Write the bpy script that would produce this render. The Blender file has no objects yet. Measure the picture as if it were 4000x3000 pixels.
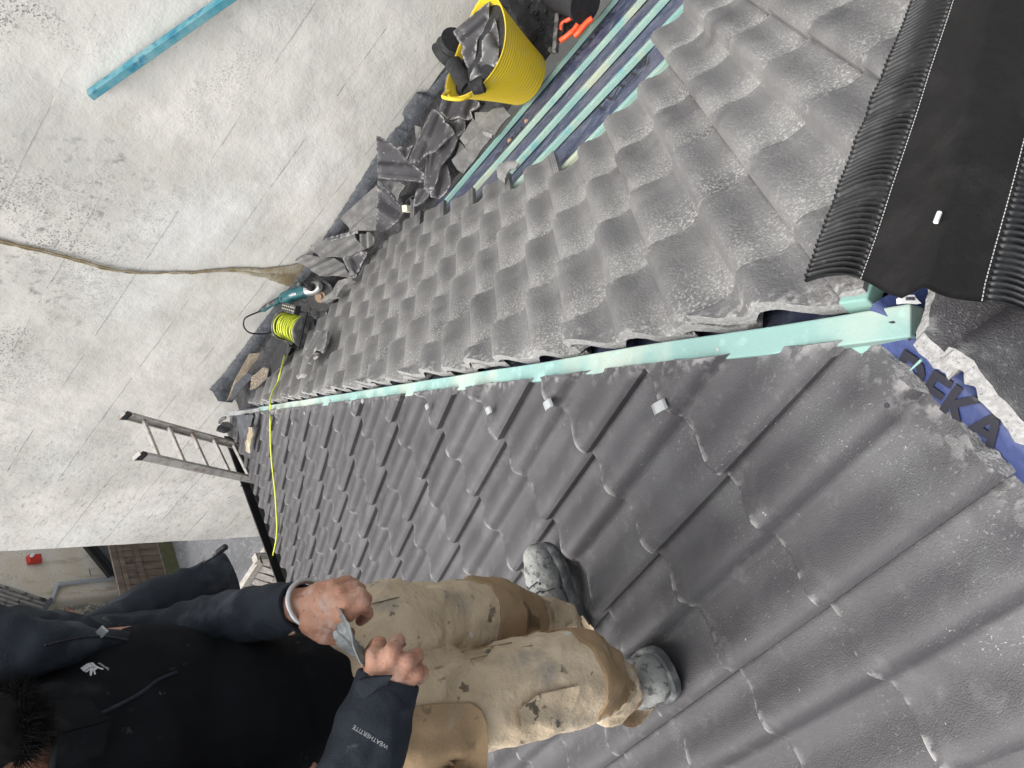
import bpy, bmesh, math, random
import numpy as np
from mathutils import Vector as V, Matrix, noise

# ------------------------------------------------------------------ camera, sky, sun
scene = bpy.context.scene
COL = scene.collection
CAM = V((3.024864, -3.024676, 2.748626))
R_ = V((0.670537, 0.732722, 0.116182))      # the way the photographer's right hand points
U_ = V((-0.626350, 0.475210, 0.617949))     # up along the phone (the picture is stored on its side)
F_ = V((-0.397574, 0.487128, -0.777587))    # viewing direction
FPX = 2754.957
cam = bpy.data.cameras.new('camera')
cam.sensor_fit = 'HORIZONTAL'; cam.sensor_width = 36.0
cam.lens = 36.0 * FPX / 4000.0
cam.clip_start = 0.02; cam.clip_end = 400
camo = bpy.data.objects.new('camera', cam); COL.objects.link(camo)
camo.matrix_world = Matrix(((-U_.x, R_.x, -F_.x, CAM.x), (-U_.y, R_.y, -F_.y, CAM.y), (-U_.z, R_.z, -F_.z, CAM.z), (0, 0, 0, 1)))
scene.camera = camo

SUN_ELEV, SUN_AZ = math.radians(56), math.radians(188)   # azimuth measured from +x towards +y
w = bpy.data.worlds.new('World'); scene.world = w; w.use_nodes = True
nt = w.node_tree; nt.nodes.clear()
sky = nt.nodes.new('ShaderNodeTexSky'); sky.sky_type = 'NISHITA'; sky.sun_disc = False
sky.sun_elevation = SUN_ELEV; sky.sun_rotation = math.radians(90) - SUN_AZ
sky.air_density = 1.6; sky.dust_density = 6.0; sky.ozone_density = 1.0
hsv = nt.nodes.new('ShaderNodeHueSaturation'); hsv.inputs['Saturation'].default_value = 0.22
bg = nt.nodes.new('ShaderNodeBackground'); bg.inputs['Strength'].default_value = 0.15
ow = nt.nodes.new('ShaderNodeOutputWorld')
nt.links.new(sky.outputs[0], hsv.inputs['Color']); nt.links.new(hsv.outputs[0], bg.inputs[0]); nt.links.new(bg.outputs[0], ow.inputs[0])
sl = bpy.data.lights.new('sun', 'SUN'); sl.energy = .9; sl.angle = math.radians(75); sl.color = (1.0, 0.97, 0.93)
so = bpy.data.objects.new('sun', sl); COL.objects.link(so)
sd = V((math.cos(SUN_ELEV) * math.cos(SUN_AZ), math.cos(SUN_ELEV) * math.sin(SUN_AZ), math.sin(SUN_ELEV)))
so.rotation_euler = sd.to_track_quat('Z', 'Y').to_euler(); so.location = sd * 20
scene.view_settings.view_transform = 'Standard'; scene.view_settings.look = 'None'
scene.view_settings.exposure = 0.95; scene.view_settings.gamma = 1.0
scene.cycles.max_bounces = 6

# ------------------------------------------------------------------ the surveyed planes of the place
pL, pR, SK = 0.484114, 0.595023, -0.103773
S0L, GL, Y0L = -2.607043, 0.330094, -1.768111
S0R, GR, X0R = -2.172101, 0.351646, 3.551423
EX = V((math.cos(SK), math.sin(SK), 0)); EY = V((-math.sin(SK), math.cos(SK), 0)); EZ = V((0, 0, 1))
DL = V((-math.cos(pL), 0, -math.sin(pL))); NL = V((-math.sin(pL), 0, math.cos(pL))); HL = V((0, 1, 0))
DR = EY * math.cos(pR) - EZ * math.sin(pR); NR = EY * math.sin(pR) + EZ * math.cos(pR)
HIP = V((-0.696700, 0.616757, -0.366360))
APEX = V((3.071, -2.7188, 1.615))
HIP2 = V((0.690, 0.625, -0.366)).normalized()
DB = V((math.cos(pL), 0, -math.sin(pL))); NB = V((math.sin(pL), 0, math.cos(pL)))
WY = 1.15
GROUND = -3.2

def ray(p): return (F_ * FPX + R_ * (1500 - p[1]) + U_ * (2000 - p[0])).normalized()
def onP(p, P0, n):
    d = ray(p); return CAM + d * ((P0 - CAM).dot(n) / d.dot(n))
def onL(p, h=0): return onP(p, NL * h, NL)
def onR(p, h=0): return onP(p, NR * h, NR)
def onW(p, off=0): return onP(p, EY * (WY - off), EY)
def onZ(p, z): return onP(p, EZ * z, EZ)
def onD(x, y, d): return CAM + (F_ * FPX + R_ * (1500 - y) + U_ * (2000 - x)) * (d / FPX)
def Lp(s, y, h=0): return DL * s + HL * y + NL * h
def Rp(s, x, h=0): return DR * s + EX * x + NR * h
def Wp(x, z, off=0): return EX * x + EY * (WY - off) + EZ * z

# ------------------------------------------------------------------ object helpers
def tag(o, label=None, cat=None, group=None, kind=None):
    if label: o['label'] = label
    if cat: o['category'] = cat
    if group: o['group'] = group
    if kind: o['kind'] = kind
    return o
def thing(name, label, cat, loc, group=None):
    o = bpy.data.objects.new(name, None); COL.objects.link(o); o.location = loc; o.empty_display_size = .1
    return tag(o, label, cat, group)
def put(name, me, parent=None):
    o = bpy.data.objects.new(name, me); COL.objects.link(o)
    if parent is not None:
        o.parent = parent
        if parent.type == 'EMPTY': o.location = -parent.location
    return o
def mesh(name, verts, faces, mats, parent=None, smooth=False, idx=None, sharp=None):
    me = bpy.data.meshes.new(name)
    me.from_pydata([tuple(v) for v in verts], [], [tuple(f) for f in faces]); me.update()
    if not isinstance(mats, (list, tuple)): mats = [mats]
    for m in mats: me.materials.append(m)
    if smooth: me.polygons.foreach_set('use_smooth', [True] * len(me.polygons))
    if idx: me.polygons.foreach_set('material_index', idx)
    if sharp is not None: me.set_sharp_from_angle(angle=math.radians(sharp))
    return put(name, me, parent)
class MB:
    def __init__(s): s.v = []; s.f = []; s.i = []
    def add(s, vs, fs, i=0):
        n = len(s.v); s.v += [V(v) for v in vs]; s.f += [tuple(a + n for a in f) for f in fs]; s.i += [i] * len(fs); return s
    def box(s, c, ax, ay, az, i=0):     # half-extent vectors
        c = V(c); P = [c + ax * a + ay * b + az * d for d in (-1, 1) for b in (-1, 1) for a in (-1, 1)]
        fl = ax.cross(ay).dot(az) < 0
        fs = [(0, 2, 3, 1), (4, 5, 7, 6), (0, 1, 5, 4), (2, 6, 7, 3), (0, 4, 6, 2), (1, 3, 7, 5)]
        return s.add(P, [f[::-1] for f in fs] if fl else fs, i)
    def bar(s, A, B, w, h, up=None, i=0):
        A, B = V(A), V(B); d = (B - A); up = V(up) if up is not None else EZ
        sx = d.cross(up).normalized(); sy = sx.cross(d).normalized()
        return s.box((A + B) / 2, d / 2, sx * (w / 2), sy * (h / 2), i)
    def tube(s, pts, rad, n=8, i=0, cap=True, flat=None):
        pts = [V(p) for p in pts]; m = len(pts)
        rad = [rad] * m if not isinstance(rad, (list, tuple)) else rad
        t = (pts[1] - pts[0]).normalized()
        a = t.cross(EZ if abs(t.z) < .9 else V((1, 0, 0))).normalized()
        vs = []
        for k, p in enumerate(pts):
            t = (pts[min(k + 1, m - 1)] - pts[max(k - 1, 0)]).normalized()
            a = (a - t * a.dot(t)).normalized(); b = t.cross(a)
            for j in range(n):
                q = 2 * math.pi * j / n
                vs.append(p + (a * math.cos(q) + b * math.sin(q)) * rad[k])
        fs = [(k * n + j, k * n + (j + 1) % n, (k + 1) * n + (j + 1) % n, (k + 1) * n + j) for k in range(m - 1) for j in range(n)]
        if cap: fs += [tuple(range(n))[::-1], tuple((m - 1) * n + j for j in range(n))]
        return s.add(vs, fs, i)
    def cyl(s, A, B, r, n=16, i=0, r2=None): return s.tube([A, B], [r, r2 if r2 is not None else r], n, i)
    def sph(s, c, r, n=10, i=0, ax=None):
        c = V(c); X, Y, Z = ax or (V((1, 0, 0)), V((0, 1, 0)), EZ)
        r = (r, r, r) if not isinstance(r, (tuple, list)) else r
        vs = [c + Z * r[2]]; m = n // 2
        for k in range(1, m):
            q = math.pi * k / m
            for j in range(n):
                e = 2 * math.pi * j / n
                vs.append(c + X * (r[0] * math.sin(q) * math.cos(e)) + Y * (r[1] * math.sin(q) * math.sin(e)) + Z * (r[2] * math.cos(q)))
        vs.append(c - Z * r[2]); L = len(vs) - 1
        fs = [(0, 1 + j, 1 + (j + 1) % n) for j in range(n)]
        for k in range(m - 2):
            fs += [(1 + k * n + j, 1 + (k + 1) * n + j, 1 + (k + 1) * n + (j + 1) % n, 1 + k * n + (j + 1) % n) for j in range(n)]
        fs += [(L, 1 + (m - 2) * n + (j + 1) % n, 1 + (m - 2) * n + j) for j in range(n)]
        return s.add(vs, fs, i)
    def build(s, name, mats, parent=None, smooth=False, sharp=None):
        return mesh(name, s.v, s.f, mats, parent, smooth, s.i, sharp)
def spline(pts, n=8):
    pts = [V(p) for p in pts]; out = []
    P = [pts[0] * 2 - pts[1]] + pts + [pts[-1] * 2 - pts[-2]]
    for k in range(1, len(P) - 2):
        a, b, c, d = P[k - 1], P[k], P[k + 1], P[k + 2]
        for j in range(n):
            t = j / n
            out.append(.5 * ((2 * b) + (c - a) * t + (2 * a - 5 * b + 4 * c - d) * t * t + (3 * b - a - 3 * c + d) * t ** 3))
    out.append(pts[-1]); return out
def bevel(o, wd, seg=2, ang=40):
    m = o.modifiers.new('bevel', 'BEVEL'); m.width = wd; m.segments = seg; m.limit_method = 'ANGLE'; m.angle_limit = math.radians(ang); return o
def baked(o, name=None):                     # apply the modifiers of a temporary object and keep only the mesh
    dg = bpy.context.evaluated_depsgraph_get(); dg.update()
    me = bpy.data.meshes.new_from_object(o.evaluated_get(dg)); old = o.data
    bpy.data.objects.remove(o)
    if old.users == 0: (bpy.data.meshes if isinstance(old, bpy.types.Mesh) else bpy.data.curves).remove(old)
    return me
def blob(prims, voxel, smooth=4, factor=.5):  # many tapering limbs and masses fused into one continuous skin
    mb = MB()
    for p in prims:
        if p[0] == 'c':                       # chain of (point, radius)
            ch = [(V(a), r) for a, r in p[1]]
            for k, (a, r) in enumerate(ch):
                mb.sph(a, r, 14)
                if k + 1 < len(ch):
                    b, r2 = ch[k + 1]
                    if (b - a).length > 1e-5:
                        mb.tube([a, b], [r, r2], 14)
        else:                                  # ellipsoid: centre, radii, axes
            mb.sph(p[1], p[2], 20, 0, p[3] if len(p) > 3 else None)
    o = mb.build('tmp_blob', [])
    m = o.modifiers.new('r', 'REMESH'); m.mode = 'VOXEL'; m.voxel_size = voxel
    m = o.modifiers.new('s', 'SMOOTH'); m.iterations = smooth; m.factor = factor
    return baked(o)
def warp(me, fn):                              # move every vertex along its normal by fn(point, normal)
    n = len(me.vertices); co = np.empty(n * 3); me.vertices.foreach_get('co', co); no = np.empty(n * 3); me.vertices.foreach_get('normal', no)
    co = co.reshape(-1, 3); no = no.reshape(-1, 3)
    for k in range(n):
        p = V(co[k]); co[k] += no[k] * fn(p, V(no[k]))
    me.vertices.foreach_set('co', co.ravel()); me.update(); return me
def dress(me, mats, smooth=True):
    for m in mats: me.materials.append(m)
    me.polygons.foreach_set('use_smooth', [smooth] * len(me.polygons)); return me
def text(body, size, org, xd, yd, mat, parent, name='lettering', ext=.0006, italic=0, al='CENTER', wrap=None, bold=0.):
    cu = bpy.data.curves.new('txt', 'FONT'); cu.body = body; cu.size = size; cu.extrude = ext; cu.align_x = al; cu.align_y = 'CENTER'; cu.shear = italic; cu.offset = bold; cu.resolution_u = 3
    o = bpy.data.objects.new('txt', cu); COL.objects.link(o)
    me = baked(o); xd = V(xd).normalized(); yd = V(yd); yd = (yd - xd * yd.dot(xd)).normalized(); zd = xd.cross(yd)
    for v in me.vertices:
        c = v.co.copy(); v.co = V(org) + xd * c.x + yd * c.y + zd * c.z
    if wrap:
        bm = bmesh.new(); bm.from_mesh(me); bmesh.ops.triangulate(bm, faces=bm.faces[:])
        for _ in range(3):
            lo = [e for e in bm.edges if e.calc_length() > size * .12]
            if lo: bmesh.ops.subdivide_edges(bm, edges=lo, cuts=1); bmesh.ops.triangulate(bm, faces=[f for f in bm.faces if len(f.verts) > 3])
        bm.to_mesh(me); bm.free()
        for v in me.vertices: v.co = wrap(v.co)
    me.materials.clear(); me.materials.append(mat); me.update(); me.name = name
    return put(name, me, parent)

# ------------------------------------------------------------------ materials
def mat(name, base, rough=.6, metal=0., spec=.5, layers=(), bumps=(), rnd=0., attr=None, coord='world', sheen=0., alpha=None):
    m = bpy.data.materials.new(name); m.use_nodes = True; nt = m.node_tree; N, Lk = nt.nodes, nt.links
    b = N['Principled BSDF']; b.inputs['Roughness'].default_value = rough; b.inputs['Metallic'].default_value = metal
    b.inputs['Specular IOR Level'].default_value = spec
    if sheen: b.inputs['Sheen Weight'].default_value = sheen
    if coord == 'world':
        g = N.new('ShaderNodeNewGeometry'); src = g.outputs['Position']
    else:
        g = N.new('ShaderNodeTexCoord'); src = g.outputs['Object']
    def vec(stretch, rot):
        if stretch is None and rot is None: return src
        mp = N.new('ShaderNodeMapping'); mp.inputs['Scale'].default_value = stretch or (1, 1, 1)
        mp.inputs['Rotation'].default_value = rot or (0, 0, 0)
        mp.vector_type = 'TEXTURE' if False else 'POINT'
        Lk.new(src, mp.inputs['Vector']); return mp.outputs[0]
    def nz(sc, det=4, stretch=None, rot=None, ro=.55):
        t = N.new('ShaderNodeTexNoise'); t.inputs['Scale'].default_value = sc; t.inputs['Detail'].default_value = det; t.inputs['Roughness'].default_value = ro
        Lk.new(vec(stretch, rot), t.inputs['Vector']); return t.outputs['Fac']
    def rng(s, lo, hi, to=1.0):
        r = N.new('ShaderNodeMapRange'); r.inputs['From Min'].default_value = lo; r.inputs['From Max'].default_value = hi; r.inputs['To Max'].default_value = to
        r.interpolation_type = 'SMOOTHSTEP'; Lk.new(s, r.inputs['Value']); return r.outputs[0]
    def mul(a, c):
        q = N.new('ShaderNodeMath'); q.operation = 'MULTIPLY'; Lk.new(a, q.inputs[0]); Lk.new(c, q.inputs[1]) if not isinstance(c, (int, float)) else setattr(q.inputs[1], 'default_value', c); return q.outputs[0]
    def mix(fac, a, c):
        x = N.new('ShaderNodeMix'); x.data_type = 'RGBA'
        Lk.new(fac, x.inputs[0]) if not isinstance(fac, float) else setattr(x.inputs[0], 'default_value', fac)
        for s, k in ((a, 6), (c, 7)):
            if isinstance(s, tuple): x.inputs[k].default_value = (*s, 1)
            else: Lk.new(s, x.inputs[k])
        return x.outputs[2]
    col = base
    for ly in layers:
        if ly.get('attr'):
            at = N.new('ShaderNodeAttribute'); at.attribute_name = ly['attr']; f = at.outputs['Fac']
            if 'scale' in ly: f = mul(f, rng(nz(ly['scale'], ly.get('det', 4), ly.get('st')), ly['lo'], ly['hi']))
            f = mul(f, ly.get('amt', 1.0))
        elif ly.get('axis') is not None:       # a scored line or band at given places along a direction
            dt = N.new('ShaderNodeVectorMath'); dt.operation = 'DOT_PRODUCT'; Lk.new(src, dt.inputs[0]); dt.inputs[1].default_value = ly['axis']
            f = rng(dt.outputs['Value'], ly['lo'], ly['hi'])
            if 'scale' in ly: f = mul(f, rng(nz(ly['scale'], ly.get('det', 4), ly.get('st')), ly.get('nlo', .4), ly.get('nhi', .6)))
            f = mul(f, ly.get('amt', 1.0))
        else:
            f = rng(nz(ly['scale'], ly.get('det', 4), ly.get('st'), ly.get('rot'), ly.get('ro', .55)), ly['lo'], ly['hi'], ly.get('amt', 1.0))
            if 'm' in ly: f = mul(f, rng(nz(ly['m'][0], 3), ly['m'][1], ly['m'][2]))
            if 'zone' in ly:
                dt = N.new('ShaderNodeVectorMath'); dt.operation = 'DOT_PRODUCT'; Lk.new(src, dt.inputs[0]); dt.inputs[1].default_value = ly['zone'][0]
                z0, z1 = ly['zone'][1:]; mr = N.new('ShaderNodeMapRange'); mr.inputs['From Min'].default_value = z0; mr.inputs['From Max'].default_value = z1; Lk.new(dt.outputs['Value'], mr.inputs['Value']); f = mul(f, mr.outputs[0])
            if 'up' in ly:
                sp = N.new('ShaderNodeSeparateXYZ'); gg = N.new('ShaderNodeNewGeometry'); Lk.new(gg.outputs['Normal'], sp.inputs[0]); f = mul(f, rng(sp.outputs['Z'], *ly['up']))
        col = mix(f, col, ly['col'])
    if rnd:
        oi = N.new('ShaderNodeObjectInfo'); h = N.new('ShaderNodeHueSaturation')
        mr = N.new('ShaderNodeMapRange'); mr.inputs['To Min'].default_value = 1 - rnd; mr.inputs['To Max'].default_value = 1 + rnd
        Lk.new(oi.outputs['Random'], mr.inputs['Value']); Lk.new(mr.outputs[0], h.inputs['Value'])
        if isinstance(col, tuple): h.inputs['Color'].default_value = (*col, 1)
        else: Lk.new(col, h.inputs['Color'])
        col = h.outputs[0]
    if isinstance(col, tuple): b.inputs['Base Color'].default_value = (*col, 1)
    else: Lk.new(col, b.inputs['Base Color'])
    prev = None
    for bp in bumps:
        sc, dist, det = bp[:3]; st = bp[3] if len(bp) > 3 else None; rt = bp[4] if len(bp) > 4 else None
        bn = N.new('ShaderNodeBump'); bn.inputs['Strength'].default_value = 1.0; bn.inputs['Distance'].default_value = dist
        Lk.new(nz(sc, det, st, rt), bn.inputs['Height'])
        if prev is not None: Lk.new(prev, bn.inputs['Normal'])
        prev = bn.outputs['Normal']
    if prev is not None: Lk.new(prev, b.inputs['Normal'])
    return m
DUST = (.50, .49, .475)
M = {}
M['tileL'] = mat('slate grey concrete tile', (.039, .0368, .0405), .55, spec=.6, rnd=.12, layers=[
    dict(scale=2.2, lo=.35, hi=.7, col=(.054, .0515, .056)), dict(scale=9, lo=.5, hi=.75, col=(.075, .073, .077), amt=.5), dict(scale=14, lo=.56, hi=.70, col=(.12, .118, .118), amt=.5, det=6, ro=.7),
    dict(attr='dust', scale=5, lo=.40, hi=.64, col=(.085, .0845, .088), det=4), dict(attr='dust', scale=170, lo=.60, hi=.70, col=(.22, .22, .217), amt=.55, det=3),
    dict(scale=260, lo=.665, hi=.72, col=DUST, amt=.6, m=(5, .50, .68), det=2), dict(scale=55, lo=.70, hi=.73, col=(.6, .59, .57), amt=.75, m=(6, .52, .6), det=4, ro=.75),
    dict(scale=40, lo=.705, hi=.73, col=(.55, .54, .53), amt=.7, det=4, ro=.75, st=(2.2, .6, 1.5), m=(3, .48, .6)),
    dict(attr='wear', scale=34, lo=.47, hi=.60, col=(.50, .49, .48), det=5, amt=.85)], bumps=[(330, .0018, 3), (30, .0012, 3)])
M['tileR'] = mat('dust covered concrete tile', (.122, .1195, .121), .46, spec=.5, rnd=.09, layers=[
    dict(scale=3.0, lo=.35, hi=.7, col=(.145, .142, .142)), dict(scale=9, lo=.48, hi=.72, col=(.20, .196, .19), amt=.6, det=6), dict(scale=5, lo=.58, hi=.68, col=(.075, .073, .075), amt=.6, det=5),
    dict(attr='dust', scale=6, lo=.30, hi=.60, col=(.27, .265, .257), amt=.85, det=5), dict(attr='dust', scale=150, lo=.50, hi=.64, col=(.47, .46, .44), amt=.85, det=3),
    dict(scale=170, lo=.60, hi=.70, col=(.42, .41, .39), amt=.6, m=(6, .45, .62), det=2),
    dict(attr='wear', scale=50, lo=.47, hi=.65, col=(.55, .54, .52), amt=.85)], bumps=[(130, .0032, 3), (500, .001, 2)])
M['cut'] = mat('freshly cut concrete', (.26, .257, .252), .9, layers=[dict(scale=120, lo=.45, hi=.65, col=(.34, .335, .33)), dict(scale=220, lo=.6, hi=.7, col=(.12, .12, .12))], bumps=[(200, .003, 3)])
M['under'] = mat('tile underside', (.14, .137, .135), .85, layers=[dict(scale=14, lo=.4, hi=.7, col=(.22, .215, .205)), dict(scale=40, lo=.6, hi=.7, col=(.3, .29, .27), amt=.6)], bumps=[(160, .002, 3)])
M['shard'] = mat('dark broken tile', (.050, .047, .052), .5, spec=.5, rnd=.15, layers=[dict(attr='wear', scale=45, lo=.40, hi=.58, col=(.50, .49, .48)), dict(scale=6, lo=.4, hi=.7, col=(.075, .072, .076)), dict(scale=40, lo=.66, hi=.74, col=(.4, .39, .38), amt=.7), dict(scale=12, lo=.55, hi=.75, col=(.22, .215, .21), amt=.7)], bumps=[(300, .001, 3)])
M['wall'] = None
M['batten'] = mat('blue treated batten', (.22, .38, .34), .75, layers=[dict(scale=4, lo=.42, hi=.62, col=(.33, .45, .37)), dict(scale=7, lo=.58, hi=.70, col=(.10, .34, .38), amt=.7), dict(scale=3, lo=.55, hi=.7, col=(.44, .46, .33), amt=.8), dict(scale=60, lo=.66, hi=.72, col=(.22, .3, .28), amt=.5)], bumps=[(90, .0012, 4)])
M['hipbatten'] = mat('blue treated hip batten', (.20, .335, .31), .75, layers=[dict(scale=3.2, lo=.45, hi=.6, col=(.33, .40, .35)), dict(scale=6, lo=.58, hi=.68, col=(.11, .33, .37), amt=.7), dict(scale=2.1, lo=.5, hi=.66, col=(.40, .44, .38), amt=.8), dict(scale=28, lo=.55, hi=.7, col=(.35, .55, .52), amt=.35, st=(1, 1, 1))], bumps=[(120, .001, 4)])
M['bluebat'] = mat('deep blue batten', (.05, .24, .31), .7, layers=[dict(scale=5, lo=.4, hi=.6, col=(.16, .34, .38)), dict(scale=16, lo=.55, hi=.65, col=(.02, .15, .26), amt=.8)], bumps=[(90, .001, 3)])
M['membrane'] = mat('blue roof membrane', (.038, .048, .098), .55, layers=[dict(scale=5, lo=.4, hi=.7, col=(.06, .07, .13)), dict(scale=18, lo=.46, hi=.7, col=(.17, .18, .22), amt=.65, det=6), dict(scale=3, lo=.45, hi=.7, col=(.12, .12, .15), amt=.7)], bumps=[(22, .012, 4), (700, .0006, 1)])
M['membrane_clean'] = mat('clean blue membrane', (.030, .045, .135), .5, layers=[dict(scale=9, lo=.5, hi=.75, col=(.06, .085, .23))], bumps=[(14, .012, 3), (900, .0008, 1, (1, 1, .2))])
M['print'] = mat('black print', (.012, .012, .02), .6)
M['white'] = mat('white plastic', (.75, .75, .76), .45)
M['black'] = mat('black plastic', (.012, .012, .013), .45, bumps=[(200, .0008, 2)])
M['felt'] = mat('black bitumen felt', (.018, .018, .02), .85, layers=[dict(scale=60, lo=.55, hi=.72, col=(.05, .05, .053)), dict(scale=7, lo=.5, hi=.75, col=(.06, .06, .062), amt=.6)], bumps=[(300, .003, 3), (25, .006, 3)])
M['lead'] = mat('bitumen painted flashing', (.05, .056, .066), .6, layers=[dict(scale=7, lo=.4, hi=.7, col=(.085, .092, .105)), dict(scale=30, lo=.55, hi=.72, col=(.19, .19, .19), amt=.5)], bumps=[(12, .015, 4), (90, .004, 3)])
M['zinc'] = mat('grey metal', (.42, .44, .45), .45, metal=.4, layers=[dict(scale=14, lo=.45, hi=.7, col=(.3, .3, .3))], bumps=[(40, .001, 3)])
M['alu'] = mat('weathered aluminium', (.52, .50, .47), .55, metal=.3, layers=[dict(scale=9, lo=.4, hi=.68, col=(.36, .35, .33)), dict(scale=18, lo=.58, hi=.7, col=(.30, .17, .10), amt=.7), dict(scale=50, lo=.6, hi=.7, col=(.55, .53, .5), amt=.5)], bumps=[(60, .001, 3)])
# ------------------------------------------------------------------ roof tiles
GP = [(0, 0), (.2, .02), (.3, .12), (.42, .40), (.55, .74), (.66, .95), (.75, 1.0), (.83, .93), (.9, .62), (.96, .2), (1, 0)]
def g_(v):
    for (a, x), (b, y) in zip(GP, GP[1:]):
        if v <= b:
            t = (v - a) / (b - a); return x + (y - x) * t
    return 0.
GT = [g_(k / 200) for k in range(201)]
GT = [sum(GT[(k + d) % 201] if 0 <= k + d <= 200 else 0 for d in range(-7, 8)) / 15 for k in range(201)]
RISE = .033
def prof(u):
    if u < 0:                                   # ribbed underlock
        q = (u * .3 + .030) / .030
        return -.004 + .004 * (.5 + .5 * math.cos(q * 2 * math.pi * 3))
    v = u * 2 if u < .5 else (u - .5) / .5525
    return RISE * GT[int(min(max(v, 0), 1) * 200)]
def clip(poly, f):                              # keep the side where f(a,b) >= 0
    out = []
    for k in range(len(poly)):
        p, q = poly[k], poly[(k + 1) % len(poly)]; fp, fq = f(*p), f(*q)
        if fp >= 0: out.append(p)
        if (fp >= 0) != (fq >= 0):
            t = fp / (fp - fq); out.append((p[0] + (q[0] - p[0]) * t, p[1] + (q[1] - p[1]) * t))
    return out
def area(poly): return abs(sum(p[0] * q[1] - q[0] * p[1] for p, q in zip(poly, poly[1:] + poly[:1]))) / 2
def rough(poly, is_broken, amp, rng, step=.012):
    out = []
    for k in range(len(poly)):
        p, q = poly[k], poly[(k + 1) % len(poly)]; out.append(p)
        if is_broken((p[0] + q[0]) / 2, (p[1] + q[1]) / 2):
            L = math.hypot(q[0] - p[0], q[1] - p[1]); n = int(L / step)
            nx, ny = (q[1] - p[1]) / max(L, 1e-6), -(q[0] - p[0]) / max(L, 1e-6); ph = rng.random() * 50
            for j in range(1, n):
                t = j / n; d = amp * (noise.noise(V((ph + t * L * 25, 0, 0))) + .7 * noise.noise(V((ph + t * L * 90, 5, 0))))
                out.append((p[0] + (q[0] - p[0]) * t + nx * d, p[1] + (q[1] - p[1]) * t + ny * d))
    return out
def slab(poly, height, thick, cuts_a, cuts_b, brk, wear=None, spall=0.):
    """A piece of tile: outline in (a, b), top surface height(a, b), thickness; returns verts, faces, material ids, wear."""
    bm = bmesh.new()
    bm.faces.new([bm.verts.new((a, b, 0)) for a, b in poly])
    for x in cuts_a:
        bmesh.ops.bisect_plane(bm, geom=bm.verts[:] + bm.edges[:] + bm.faces[:], plane_co=(x, 0, 0), plane_no=(1, 0, 0), dist=1e-5)
    for y in cuts_b:
        bmesh.ops.bisect_plane(bm, geom=bm.verts[:] + bm.edges[:] + bm.faces[:], plane_co=(0, y, 0), plane_no=(0, 1, 0), dist=1e-5)
    bm.normal_update()
    if sum(f.normal.z * f.calc_area() for f in bm.faces) < 0: bmesh.ops.reverse_faces(bm, faces=bm.faces[:])
    bm.verts.index_update()
    top = [(v.co.x, v.co.y, height(v.co.x, v.co.y)) for v in bm.verts]; n = len(top)
    wr = [wear(v.co.x, v.co.y) if wear else 0. for v in bm.verts]
    fs = [tuple(v.index for v in f.verts) for f in bm.faces]; mi = [0] * len(fs)
    vs = top + [(a, b, z - thick) for a, b, z in top]; wr = wr + [0.] * n
    fs += [tuple(k + n for k in f[::-1]) for f in fs]; mi += [2] * (len(fs) - len(mi))
    for e in bm.edges:
        if len(e.link_faces) == 1:
            l = e.link_loops[0]; i, j = l.vert.index, l.link_loop_next.vert.index
            b = brk((top[i][0] + top[j][0]) / 2, (top[i][1] + top[j][1]) / 2); m = len(vs)
            q, p_ = vs[j + n], vs[i + n]
            if b and spall:
                ex, ey = top[j][0] - top[i][0], top[j][1] - top[i][1]; el = math.hypot(ex, ey) or 1; ki, kj = [spall * (.8 + .7 * noise.noise(V((t_[0] * 60, t_[1] * 60, 3)))) for t_ in (top[i], top[j])]; q = (q[0], q[1] + kj, q[2]); p_ = (p_[0], p_[1] + ki, p_[2])
            vs += [top[i], top[j], q, p_]; wr += [wr[i], wr[j], 0, 0]
            fs.append((m + 1, m, m + 3, m + 2)); mi.append(1 if b else 0)
    bm.free(); return vs, fs, mi, wr
def dusty(a, b):                                # grit gathers just below the tail of the tile above, on the gentle side of each roll
    u = max(a, 0) / .3; v = u * 2 if u < .5 else (u - .5) / .5525
    t = min(max((b - .10) / .20, 0), 1); k = 1 - min(max((v - .62) / .25, 0), 1) * .75
    return t * t * (3 - 2 * t) * k
def slab_mesh(name, data, mats, place):
    vs, fs, mi, wr = data; me = bpy.data.meshes.new(name)
    me.from_pydata([tuple(place(v)) for v in vs], [], fs)
    for m in mats: me.materials.append(m)
    me.polygons.foreach_set('material_index', mi); me.polygons.foreach_set('use_smooth', [k != 1 for k in mi])
    at = me.attributes.new('wear', 'FLOAT', 'POINT'); at.data.foreach_set('value', wr)
    at = me.attributes.new('dust', 'FLOAT', 'POINT'); at.data.foreach_set('value', [dusty(v[0], v[1]) for v in vs]); me.update(); return me
CA = [-.03 + .0025 * k for k in range(12)] + [.3 * k / 36 for k in range(0, 36)]
CB = [.0015, .003, .008, .02, .10, .19, .27, .345]
TT = .025
def th(a, b):
    z = prof(a / .3) - b * .098
    if b < .003: z -= .002 * (1 - b / .003)
    return z
def twear(a, b): return (.55 + .45 * prof(max(a, 0) / .3) / RISE) * math.exp(-b / .007)
TILE = [(-.03, 0), (.3, 0), (.3, .42), (-.03, .42)]
never = lambda a, b: False
full = slab(TILE, th, TT, CA, CB, never, twear)
FULL = {}
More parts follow.
